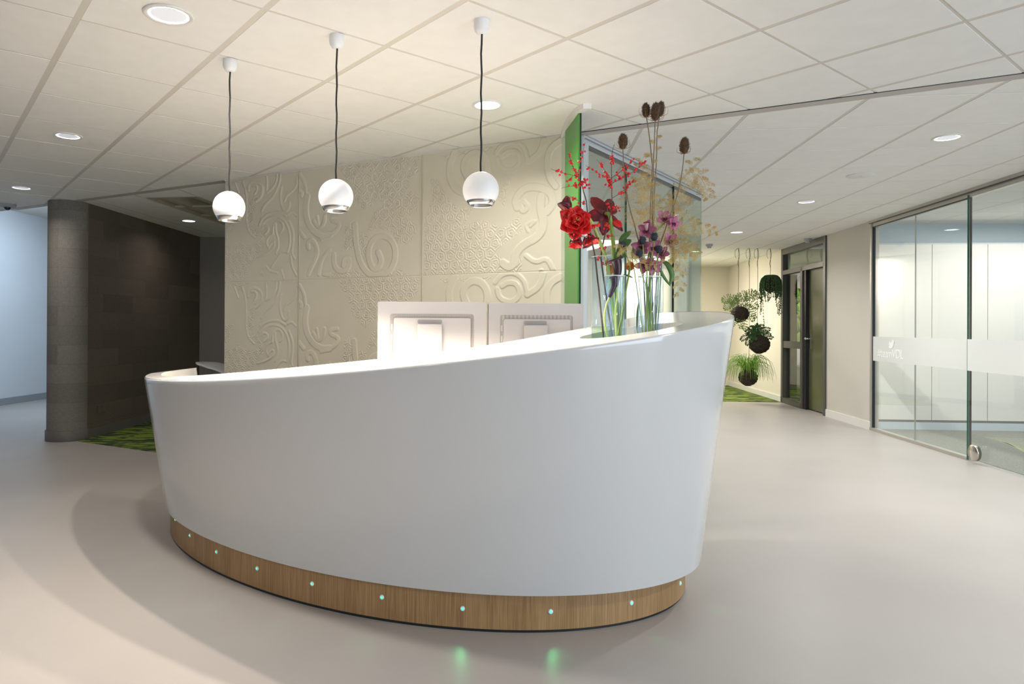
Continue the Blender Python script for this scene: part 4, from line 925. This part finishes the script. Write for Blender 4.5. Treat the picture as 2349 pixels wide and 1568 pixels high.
# bright red amaryllis: open bloom towards the lens plus darker blooms behind
t = thing('amaryllis', 'bright red amaryllis in full bloom with a thick pale green stem, left', 'flower', tuple(vb(0)), 'amaryllis stems')
def bloom(t, c, axis, mats_, L_, W_, ang=1.05, off=0, n=6, ruf=.03):
    for k, d in enumerate(flower_dirs(axis, n, ang if True else 0, off)):
        mb = MB(); lift = .0 if k % 2 == 0 else .003
        petal(mb, c - axis.normalized() * lift, d, axis, L_ * 1.22 * random.uniform(.92, 1.06), W_ * 1.22 * random.uniform(.9, 1.1), curl=random.uniform(-.25, .1), cup=.35, ruffle=ruf)
        solid(mb.build('petal', mats_[k % len(mats_)], t, True))
ax1 = Vector((-.12, -1, .05))
bloom(t, FP(1320, 512, 2.94), ax1, ['amaryllis_red', 'amaryllis_red'], .066, .062, 1.1, .3)
bloom(t, FP(1320, 510, 2.925), ax1, ['amaryllis_red'], .046, .050, .75, .9, 5)
bloom(t, FP(1324, 508, 2.905), ax1, ['amaryllis_red'], .028, .036, .45, .2, 4)
bloom(t, FP(1306, 482, 2.985), Vector((-.5, .2, .8)), ['amaryllis_dark'], .050, .042, .5, 0, 5)
bloom(t, FP(1346, 538, 2.98), Vector((.35, -.2, -.8)), ['amaryllis_dark', 'amaryllis_red'], .055, .05, .7, .4, 5)
bloom(t, FP(1322, 545, 2.95), Vector((-.1, -.3, -1)), ['amaryllis_red', 'amaryllis_dark'], .042, .045, .55, .4, 5)
st_ = MB(); q = FP(1322, 508, 2.90)
for k in range(6): st_.tube([q, q + Vector((random.uniform(-.018, .012), -.03, random.uniform(-.012, .014)))], [.0009, .0012], 4)
st_.build('stamens', 'plume_gold', t, True)
P = curve_pts([FP(1330, 510, 2.985), FP(1342, 493, 2.985), FP(1358, 512, 2.985), FP(1375, 552, 2.985), FP(1392, 600, 2.985), FP(1400, 660, 3.0), vb(3, .01)], 5)
MB().tube(P, [lerp(.0075, .0088, i / len(P)) for i in range(len(P))], 12).build('stem', 'stem_pale', t, True)
# dark amaryllis
t = thing('amaryllis', 'dark crimson amaryllis seen from behind with an upright green stem', 'flower', tuple(vb(3)), 'amaryllis stems')
c = FP(1390, 490, 3.02)
for tx_, ty_, L_, W_, dy in ((1357, 452, 1, .055, .02), (1345, 498, 1, .06, .0), (1412, 470, 1, .06, .03), (1428, 527, 1, .036, -.01), (1385, 536, 1, .06, -.02), (1402, 455, 1, .05, .03)):
    e_ = FP(tx_, ty_, 3.02 + dy); mb = MB(); d = e_ - c; petal(mb, c, d, Vector((0, -1, .15)), d.length * 1.02, W_, curl=-.12, cup=.3, ruffle=.05); solid(mb.build('petal', 'amaryllis_dark', t, True))
mb = MB(); petal(mb, FP(1408, 505, 3.0), FP(1430, 527, 2.97) - FP(1408, 505, 3.0), Vector((0, -1, .2)), .052, .032, curl=.1, cup=.3); solid(mb.build('petal', 'amaryllis_red', t, True))
MB().tube(curve_pts([c, FP(1397, 492, 3.0), FP(1401, 510, 3.0), FP(1407, 560, 3.0), FP(1410, 620, 3.02), FP(1414, 680, 3.04), vb(3, .015)], 5), .0085, 12).build('stem', 'stem_green', t, True)

# ---- teasels
def teasel(label, head, rx, rz, stem, base, Y, tilt=0):
    t = thing('teasel', label, 'dried teasel', tuple(base), 'dried brown teasels')
    c = FP(*head, Y); ax = Vector((math.sin(tilt), 0, math.cos(tilt))); P = curve_pts([c - ax * rz] + [FP(x, y, Y) for x, y in stem] + [base], 5)
    MB().tube([p + rvec(.0005) for p in P], [lerp(.0022, .0034, i / len(P)) for i in range(len(P))], 6).build('stem', 'twig_light', t, True)
    hd = MB().ball(c, (rx, rz), 16, 12, ax).build('seed_head', 'teasel', t, True)
    sp = MB(); q = Vector((0, 0, 1)).rotation_difference(ax)
    for k in range(420):
        th_ = math.acos(random.uniform(-.98, 1)); ph = k * 2.39996; d = Vector((math.sin(th_) * math.cos(ph), math.sin(th_) * math.sin(ph), math.cos(th_)))
        p = c + q @ Vector((d.x * rx, d.y * rx, d.z * rz)); o_ = q @ Vector((d.x, d.y, d.z * .4 + .55)); o_.normalize(); L_ = random.uniform(.0045, .0085)
        s1 = o_.cross(Vector((0, 0, 1))).normalized() * .0006; s2 = o_.cross(s1).normalized() * .0006
        sp.add([p + s1, p - s1 * .5 + s2, p - s1 * .5 - s2, p + o_ * L_], [(0, 1, 3), (1, 2, 3), (2, 0, 3)])
    s_ = sp.build('spines', 'teasel', t); s_['kind'] = 'stuff'
    for k in range(7):
        a = 2 * PI * k / 7 + rx * 99; b0 = c - ax * rz * .95; o_ = Vector((math.cos(a), math.sin(a), 0)); l_ = random.uniform(.9, 1.5)
        MB().tube(curve_pts([b0, b0 + o_ * rx * 1.0 + ax * .002, b0 + o_ * rx * 1.45 * l_ + ax * .012, b0 + o_ * rx * 1.35 * l_ + ax * .026 * l_], 3), [.0011, .001, .001, .0009, .0009, .0008, .0007, .0006, .0005, .0004], 4).build('bract', 'bract', t, True)
teasel('teasel head at the top left of the tallest pair', (1482, 253), .0165, .031, [(1489, 310), (1496, 380), (1493, 450), (1490, 540), (1490, 620)], vb(4, -.02), 3.03, -.05)
teasel('largest teasel head, topmost in the arrangement', (1504, 256), .0205, .040, [(1502, 310), (1499, 380), (1497, 470), (1494, 560), (1492, 640)], vb(4, .0), 3.0, .06)
teasel('teasel head half hidden behind the topmost one', (1515, 250), .0165, .034, [(1508, 300), (1505, 380), (1501, 450), (1498, 560), (1496, 640)], vb(4, .02), 3.06, .12)
teasel('lone teasel head left of the golden plumes', (1429, 324), .0185, .034, [(1430, 370), (1434, 420), (1444, 475), (1462, 540), (1474, 600)], vb(2, -.01), 3.0, 0)
teasel('lone teasel head at the right above the glass room corner', (1570, 334), .0195, .036, [(1566, 385), (1558, 430), (1545, 475), (1525, 530), (1508, 600)], vb(4, .03), 3.02, .05)

# ---- golden asparagus plumes
def plume(label, pts, base, Y, n1=16, L1=.06, dens=1.0, m='plume_gold', droop=.2):
    t = thing('fern_plume', label, 'dried fern', tuple(base), 'golden dried asparagus fern plumes')
    P = curve_pts([base] + [FP(x, y, Y + dy) for x, y, dy in pts], 6); n = len(P)
    MB().tube(P, [lerp(.0014, .0004, i / n) for i in range(n)], 5).build('stalk', m, t, True)
    fr = MB()
    def hair(a, b, r_):
        d = (b - a); s1 = d.cross(Vector((.3, 1, .2))).normalized() * r_; s2 = d.cross(s1).normalized() * r_; k = len(fr.v)
        fr.v += [tuple(a + s1), tuple(a - s1 * .5 + s2), tuple(a - s1 * .5 - s2), tuple(b)]; fr.f += [(k, k + 1, k + 3), (k + 1, k + 2, k + 3), (k + 2, k, k + 3)]
    i0 = int(n * .38)
    for i in range(n1):
        f = i / n1; idx = i0 + (n - 1 - i0) * f; p = P[int(idx)]; tg = (P[min(int(idx) + 1, n - 1)] - P[max(int(idx) - 1, 0)]).normalized()
        sd = tg.cross(Vector((random.uniform(-.4, .4), -1, random.uniform(-.4, .4)))).normalized() * (1 if i % 2 else -1)
        d1 = (tg * .55 + sd + rvec(.18)).normalized(); L = L1 * 1.35 * (1 - .7 * f) * random.uniform(.7, 1.25); prev = p
        m1 = 12
        for k in range(m1):
            q = p + d1 * (L * (k + 1) / m1) + Vector((0, 0, -droop * L * ((k + 1) / m1) ** 2)); hair(prev, q, .0007)
            for side in (-1, 1):
                d2 = (d1 * .7 + side * d1.cross(Vector((0, -1, .1))).normalized() + rvec(.25)).normalized(); L2 = L * .27 * (1 - k / (m1 + 1)) * random.uniform(.6, 1.3) + .003; a = q; 
                for j in range(4):
                    b2 = q + d2 * (L2 * (j + 1) / 4); hair(a, b2, .00065)
                    for s3 in (-1, 1):
                        if random.random() < dens * .7: d3 = (d2 * .6 + s3 * d2.cross(Vector((0, -1, 0))).normalized() + rvec(.35)).normalized(); hair(b2, b2 + d3 * random.uniform(.003, .007), .00065)
                    a = b2
            prev = q
    o = fr.build('fronds', m, t); o['kind'] = 'stuff'
plume('golden plume rising highest beside the topmost teasel', [(1478, 560, 0), (1484, 470, .0), (1494, 390, 0), (1507, 306, 0)], vb(2), 3.02, 16, .052)
plume('golden plume filling the middle left of the arrangement', [(1475, 560, .02), (1468, 490, .03), (1462, 430, .03), (1478, 350, .03)], vb(2, .01), 3.03, 20, .075)
plume('golden plume cloud in the centre around the teasel stems', [(1490, 590, 0), (1500, 520, -.03), (1490, 450, -.04), (1470, 400, -.04)], vb(4), 3.0, 22, .085)
plume('golden plume reaching up right past the lone teasel', [(1515, 590, .04), (1545, 500, .05), (1575, 430, .06), (1592, 358, .07)], vb(4, .03), 3.05, 18, .062)
plume('golden plume whose tip droops at the right edge of the bouquet', [(1520, 580, .02), (1555, 470, .02), (1590, 400, .02), (1615, 420, .02), (1625, 458, .02)], vb(4, .035), 3.02, 20, .055)
plume('golden plume arching far right with a thin tail', [(1510, 590, -.02), (1545, 530, -.03), (1580, 512, -.04), (1610, 520, -.05), (1655, 533, -.06)], vb(4, .02), 3.0, 16, .040)
plume('golden plume arching right below the upper one', [(1515, 600, -.04), (1550, 560, -.06), (1580, 568, -.07), (1600, 585, -.08)], vb(4, .01), 3.0, 16, .045)
plume('golden plume hanging down at the right of the vases', [(1520, 585, -.05), (1550, 570, -.08), (1560, 610, -.1), (1556, 680, -.1)], vb(4, -.01), 3.0, 20, .050)
plume('golden plume curling forward below the sea holly', [(1460, 600, -.08), (1430, 568, -.1), (1450, 592, -.12), (1500, 607, -.12), (1560, 582, -.12)], vb(2, -.02), 2.98, 15, .028)
plume('golden plume low behind the orchids', [(1495, 600, .05), (1515, 540, .06), (1535, 495, .06), (1545, 440, .06)], vb(4, -.02), 3.06, 18, .070)

# ---- orchids
t = thing('orchid_stem', 'stem of mauve orchids spilling over the front right vase', 'orchid', tuple(vb(2)), None)
MB().tube(curve_pts([vb(2), FP(1487, 690, 2.93), FP(1484, 640, 2.93), FP(1487, 590, 2.94), FP(1500, 540, 2.95), FP(1530, 505, 2.96)], 6), .0032, 8).build('stem', 'stem_green', t, True)
for x, y, ax, dy, s in ((1483, 530, (-.3, -1, .2), 0, 1.1), (1523, 503, (.2, -1, .5), .03, 1.1), (1543, 512, (.5, -1, -.2), .0, .9), (1536, 552, (.3, -1, -.1), .02, 1.0), (1472, 566, (-.4, -1, -.1), -.02, 1.1), (1500, 568, (0, -1, 0), .0, 1.0), (1478, 606, (-.2, -1, -.4), .0, 1.1), (1498, 610, (.3, -1, -.5), .0, 1.0), (1517, 580, (.2, -1, -.2), .02, .9)):
    c = FP(x, y, 2.94 + dy); ax = Vector(ax)
    for k, d in enumerate(flower_dirs(ax, 5, 1.25, random.uniform(0, 6))):
        mb = MB(); petal(mb, c, d, ax, .042 * s * random.uniform(.9, 1.1), .027 * s, curl=random.uniform(-.1, .25), cup=.3); solid(mb.build('petal', 'orchid', t, True))
    mb = MB(); petal(mb, c, (ax.normalized() + Vector((0, 0, -.5))), Vector((0, 0, 1)), .020 * s, .018 * s, curl=-.3, cup=.8, ruffle=.06); solid(mb.build('lip', 'orchid_lip', t, True))
mb = MB(); c = FP(1483, 520, 2.92); mb.lathe([(.004, -.02), (.007, -.004), (.008, .006), (.012, .012)], c + Vector((0, 0, .004)), 16); solid(mb.build('pale_tube', 'orchid_pale', t, True)); mb = MB(); mb.lathe([(.0075, 0), (.0135, .004), (.014, .008), (.009, .006)], c + Vector((0, 0, .012)), 16); solid(mb.build('lip', 'orchid_lip', t, True))

# ---- sea holly
t = None
for lab, x, y, base, Y, s in (('sea holly head at the left, above the calla lilies', 1427, 563, vb(1), 2.9, 1.15), ('sea holly head on the left of the orchids', 1474, 551, vb(2, -.02), 2.9, 1.05), ('sea holly head topmost in front of the orchids', 1501, 543, vb(2, .01), 2.9, 1.05), ('lowest sea holly head over the vase rim', 1466, 582, vb(2, .0), 2.88, 1.05), ('sea holly head at the right over the wide vase', 1511, 572, vb(2, .02), 2.89, 1.0)):
    t = thing('sea_holly', lab, 'thistle', tuple(base), 'dark blue sea holly heads'); c = FP(x, y, Y)
    MB().tube(curve_pts([c, FP(x + (1485 - x) * .3, y + 45, Y), FP(x + (1487 - x) * .8 if x > 1440 else 1440, y + 85, Y + .02), base], 4), .0021, 6).build('stem', 'stem_green', t, True)
    MB().ball(c, (.0125 * s, .0165 * s), 12, 8).build('head', 'thistle', t, True)
    sp = MB(); sg = MB()
    for k in range(260):
        th_ = math.acos(random.uniform(-.9, 1)); ph = k * 2.39996; d = Vector((math.sin(th_) * math.cos(ph), math.sin(th_) * math.sin(ph), math.cos(th_)))
        p = c + Vector((d.x * .012 * s, d.y * .012 * s, d.z * .016 * s)); L_ = random.uniform(.004, .008); s1 = d.cross(Vector((.1, .2, 1))).normalized() * .0006; s2 = d.cross(s1) ; tgt = sg if d.z > .86 else sp
        tgt.add([p + s1, p - s1 * .5 + s2, p - s1 * .5 - s2, p + (d + Vector((0, 0, .4))) * L_], [(0, 1, 3), (1, 2, 3), (2, 0, 3)])
    o = sp.build('spines', 'thistle', t); o['kind'] = 'stuff'; o = sg.build('green_tip', 'thistle_tip', t); o['kind'] = 'stuff'
    for k in range(10):
        a = 2 * PI * k / 10; mb = MB(); petal(mb, c - Vector((0, 0, .014 * s)), Vector((math.cos(a), math.sin(a), -.25)), Vector((0, 0, 1)), .026 * s, .005, curl=.1, cup=.1, nu=3, nv=4); mb.build('bract', 'leaf_mid', t, True)

# ---- calla lilies and pincushions
def calla(label, pts, r, stem, base, Y):
    t = thing('calla_lily', label, 'calla lily', tuple(base), 'dark purple calla lilies'); P = curve_pts([FP(x, y, Y) for x, y in pts], 4); n = len(P); mb = MB()
    rad = [lerp(.005, r, (i / (n - 1)) ** .75) for i in range(n)]; mb.tube(P[::1], rad[::1], 18, cap=False); o = mb.build('spathe', 'calla', t, True); solid(o, .0015)
    k = MB(); e_ = P[-1]; k.lathe([(r * .75, -.004), (r * 1.15, .002), (r * 1.35, -.002), (r * 1.30, -.006)], e_, 20, (P[-1] - P[-3]).normalized()); solid(k.build('rolled_rim', 'calla', t, True))
    MB().tube(curve_pts([P[0]] + [FP(x, y, Y) for x, y in stem] + [base], 5), .0042, 10).build('stem', 'stem_pale', t, True)
calla('dark purple calla lily flared above the left front vase', [(1413, 658), (1415, 640), (1417, 620), (1415, 604), (1412, 594)], .025, [(1416, 680), (1412, 720)], vb(1, .012, 0), 2.90)
calla('dark purple calla lily hanging inside the left front vase', [(1398, 682), (1404, 668), (1410, 650), (1408, 634)], .014, [(1391, 700), (1387, 735)], vb(1, -.018, 0), 2.89)
for lab, x, y, Y, i_ in (('orange pincushion bloom right of the calla lilies', 1445, 610, 2.99, 3), ('orange pincushion bloom half hidden behind the calla lily', 1400, 618, 3.0, 3)):
    t = thing('pincushion_flower', lab, 'flower', tuple(vb(i_)), 'orange pincushion blooms'); c = FP(x, y, Y); MB().ball(c, (.020, .020), 12, 8).build('cushion', 'pincushion', t, True)
    MB().tube(curve_pts([c, FP(x - 8 if x > 1420 else x + 5, y + 50, Y + .02), vb(i_, .01)], 4), .003, 6).build('stem', 'stem_green', t, True); sp = MB()
    for k in range(260):
        th_ = math.acos(random.uniform(-1, 1)); ph = k * 2.39996; d = Vector((math.sin(th_) * math.cos(ph), math.sin(th_) * math.sin(ph), math.cos(th_))); p = c + d * .018; s1 = d.cross(Vector((.1, .2, 1))).normalized() * .0006
        sp.add([p + s1, p - s1, p + d * random.uniform(.006, .013) + rvec(.003)], [(0, 1, 2)])
    o = sp.build('styles', 'pincushion', t); o['kind'] = 'stuff'
# ---- loose leaves
def leaf(label, pts, w, Y, base, stem_to=None):
    t = thing('leaf_spray', label, 'leaf', tuple(base), 'green leaves in the bouquet'); P = curve_pts([FP(x, y, Y) for x, y in pts], 5); n = len(P); mb = MB(); 
    for i, p in enumerate(P):
        tg = (P[min(i + 1, n - 1)] - P[max(i - 1, 0)]).normalized(); sd = tg.cross(Vector((0, -1, .15))).normalized(); f = i / (n - 1); ww_ = w * math.sin(PI * (f * .92 + .05)) ** .8 / 2
        mb.v += [tuple(p + sd * ww_ + Vector((0, -.25 * ww_, 0))), tuple(p), tuple(p - sd * ww_ + Vector((0, -.25 * ww_, 0)))]
    for i in range(n - 1):
        for j in range(2): a = i * 3 + j; mb.f.append((a, a + 1, a + 4, a + 3))
    solid(mb.build('blade', 'leaf_mid', t, True), .0006); MB().tube(curve_pts([P[0], lerp(P[0], base, .5) + Vector((.004, 0, 0)), base], 4), .0018, 6).build('stalk', 'stem_green', t, True)
leaf('oval green leaf pointing up left of the orchids', [(1420, 556), (1432, 542), (1448, 531)], .026, 2.99, vb(3, .02)); leaf('second oval green leaf just under the upper one', [(1415, 582), (1430, 562), (1448, 550)], .034, 2.97, vb(3, .02))
leaf('broad green leaf behind the left sea holly', [(1412, 600), (1420, 580), (1436, 590)], .03, 2.95, vb(3, .0)); leaf('drooping strap leaf right of the wide vase', [(1518, 598), (1532, 608), (1541, 630), (1536, 654)], .026, 2.97, vb(4, .03)); leaf('narrower drooping leaf inside the right strap leaf', [(1512, 612), (1522, 634), (1538, 656)], .014, 2.95, vb(4, .02))
leaf('dark leaf blade inside the wide vase', [(1461, 755), (1462, 720), (1465, 694)], .009, 2.99, vb(4, -.04)); leaf('small leaf between the vases', [(1430, 630), (1440, 632), (1452, 637)], .009, 2.93, vb(1, .02)); leaf('green leaf behind the orchids', [(1450, 590), (1455, 570), (1462, 555)], .02, 3.0, vb(2, -.02))

# ================================================================== hanging moss-ball plants
def cordage(t, x, ytop, ybot, Y, loops=True):
    a = at_y(x, ytop, Y); a.z = HC; b = at_y(x - (1 if x < 1750 else 0), ybot, Y); mb = MB(); mb.tube(curve_pts([a, lerp(a, b, .5) + Vector((.004, 0, 0)), b], 5), .0036, 5)
    if loops:
        mb.tube(curve_pts([a, a + Vector((-.05, 0, -.04)), a + Vector((-.055, 0, -.12)), a + Vector((-.035, 0, -.17))], 4), .003, 4); mb.tube(curve_pts([a, a + Vector((.02, 0, -.12)), a + Vector((-.01, 0, -.24)), a + Vector((.006, 0, -.33))], 4), .0032, 4)
    mb.build('cord', 'cord', t, True)
def mossball(t, x, y, rpx, Y):
    c = at_y(x, y, Y); r = rpx / F_ * Y; bm = bmesh.new(); bmesh.ops.create_icosphere(bm, subdivisions=4, radius=r)
    for v in bm.verts:
        n_ = v.co.normalized(); v.co = v.co * (1 + .03 * math.sin(9 * n_.x + 3) * math.sin(8 * n_.y) + .03 * math.sin(17 * n_.z + 5 * n_.x) + random.uniform(-.015, .015)); v.co.z *= .95
    me = bpy.data.meshes.new('moss_ball'); bm.to_mesh(me); bm.free(); me.materials.append(MATS['moss_ball']); o = bpy.data.objects.new('moss_ball', me); COL.objects.link(o); me.transform(Matrix.Translation(c)); o.parent = t
    h = MB()
    for k in range(160):
        d = rvec(1).normalized(); p = c + d * r * .99; e1 = rvec(1).normalized(); h.tube([p, p + (d * .4 + e1 * .6) * .02], [.0013, .0005], 3)
    q = h.build('root_fibres', 'moss_ball', t); q['kind'] = 'stuff'
    return c, r
# 1 maidenhair fern
HY = 11.36
t = thing('hanging_fern', 'leftmost hanging moss ball with a light feathery maidenhair fern', 'hanging plant', tuple(at_y(1697, 720, HY)), 'moss-ball plants hanging by cords')
c, r = mossball(t, 1697, 720, 19.5, HY); cordage(t, 1694, 570, 702, HY)
def frond(mb, P, n, wid, leafl, leafw):
    m = len(P)
    for i in range(1, m):
        f = i / (m - 1); tg = (P[i] - P[i - 1]).normalized(); w_ = wid * math.sin(PI * (f * .85 + .12)) 
        for s in (-1, 1):
            sd = (tg.cross(Vector((random.uniform(-.2, .2), -1, random.uniform(-.2, .2)))).normalized() * s + tg * .5).normalized()
            for k in range(n):
                p = P[i] + sd * (w_ * (k + .6) / n); d = (sd + tg * random.uniform(-.8, .8) + rvec(.2)).normalized(); nrm = d.cross(Vector((0, -1, .3))).normalized() * leafw; mb.add([p, p + d * leafl * .5 + nrm, p + d * leafl, p + d * leafl * .5 - nrm], [(0, 1, 2, 3)])
top = c + Vector((0, 0, r * .85)); fr = MB(); stk = MB()
for ex, ey in ((1657, 690), (1662, 708), (1675, 694), (1735, 672), (1712, 678), (1738, 705), (1732, 728), (1728, 735), (1742, 678), (1690, 686), (1682, 745), (1700, 752), (1708, 755), (1680, 715)):
    e_ = at_y(ex, ey, HY - random.uniform(-.1, .15)); mid = lerp(top, e_, .5) + Vector((0, 0, .08)); P = curve_pts([top + rvec(.03), mid, e_], 7); stk.tube(P, .003, 4); frond(fr, P[3:], 3, .075, .030, .010)
stk.build('fern_stalks', 'fern_dark', t, True); o = fr.build('fern_leaflets', 'fern_light', t); o['kind'] = 'stuff'
# 2 grass
t = thing('hanging_grass', 'lowest hanging moss ball with long bright green grass', 'hanging plant', tuple(at_y(1716, 865, HY)), 'moss-ball plants hanging by cords')
c, r = mossball(t, 1716, 865, 20.5, HY); cordage(t, 1719, 570, 820, HY); top = c + Vector((0, 0, r * .7)); gb = MB()
for k in range(190):
    a = random.uniform(0, 2 * PI); rr_ = random.uniform(.1, .42) * (1 if random.random() < .7 else .7); h_ = random.uniform(.08, .26); o_ = Vector((math.cos(a), math.sin(a) * .8, 0)); b0 = top + o_ * .05 + rvec(.015)
    P = [b0, b0 + o_ * rr_ * .35 + Vector((0, 0, h_)), b0 + o_ * rr_ * .8 + Vector((0, 0, h_ * .9 - .03)), b0 + o_ * rr_ + Vector((0, 0, h_ * .2 - random.uniform(.05, .2)))]; P = curve_pts(P, 3); gb.tube(P, [lerp(.0042, .0012, i / len(P)) for i in range(len(P))], 3)
o = gb.build('grass_blades', 'grass_blade', t, True); o['kind'] = 'stuff'
# 3 dark fern
t = thing('hanging_dark_fern', 'hanging moss ball with a dense dark green fern, between the grass and the succulent', 'hanging plant', tuple(at_y(1741, 788, HY)), 'moss-ball plants hanging by cords')
c, r = mossball(t, 1742, 789, 22.5, HY); cordage(t, 1738, 570, 768, HY); top = c + Vector((-.1, 0, r * .7)); fr = MB(); stk = MB()
for ex, ey in ((1712, 762), (1700, 780), (1720, 750), (1730, 748), (1745, 750), (1760, 762), (1768, 768), (1772, 775), (1752, 748), (1713, 790), (1722, 782), (1732, 778), (1738, 758), (1765, 755), (1726, 756), (1740, 745), (1716, 770), (1750, 770)):
    e_ = at_y(ex, ey, HY - random.uniform(-.12, .18)); mid = lerp(top, e_, .5) + Vector((0, 0, .05)); P = curve_pts([top + rvec(.05), mid, e_], 9); stk.tube(P, .003, 4); frond(fr, P[2:], 2, .045, .030, .009)
stk.build('fern_stalks', 'fern_dark', t, True); o = fr.build('fern_leaflets', 'fern_dark', t); o['kind'] = 'stuff'
# 4 string succulent
t = thing('hanging_succulent', 'uppermost hanging moss ball covered by trailing dark green succulent strands', 'hanging plant', tuple(at_y(1768, 650, HY)), 'moss-ball plants hanging by cords')
c, r = mossball(t, 1768, 651, 20, HY); cordage(t, 1767, 569, 632, HY); lf = MB(); stk = MB()
for k in range(64):
    a = random.uniform(0, 2 * PI); o_ = Vector((math.cos(a), math.sin(a), 0)); L_ = random.choice([.1, .16, .2, .25, .42, .55]) * random.uniform(.7, 1.25) * (1 if abs(o_.x) > .35 else .6); p = c + Vector((0, 0, r * .95)) + o_ * .02
    P = [p, c + o_ * r * .7 + Vector((0, 0, r * .85)), c + o_ * r * 1.08 + Vector((0, 0, r * .2)), c + o_ * r * 1.12 + Vector((0, 0, -L_ * .5)), c + o_ * r * 1.08 + Vector((random.uniform(-.02, .02), 0, -L_))]; P = curve_pts(P, 7); stk.tube(P, .002, 3)
    for i, q in enumerate(P):
        for s in range(3): d = rvec(1).normalized(); e_ = q + d * .016; nrm = d.cross(Vector((.2, 1, .1))).normalized() * .009; lf.add([q, lerp(q, e_, .6) + nrm, e_, lerp(q, e_, .6) - nrm], [(0, 1, 2, 3)])
stk.build('strands', 'succulent', t, True); o = lf.build('strand_leaves', 'succulent', t); o['kind'] = 'stuff'

settle()
print('objects', len(bpy.data.objects), 'faces', sum(len(o.data.polygons) for o in bpy.data.objects if o.type == 'MESH'))
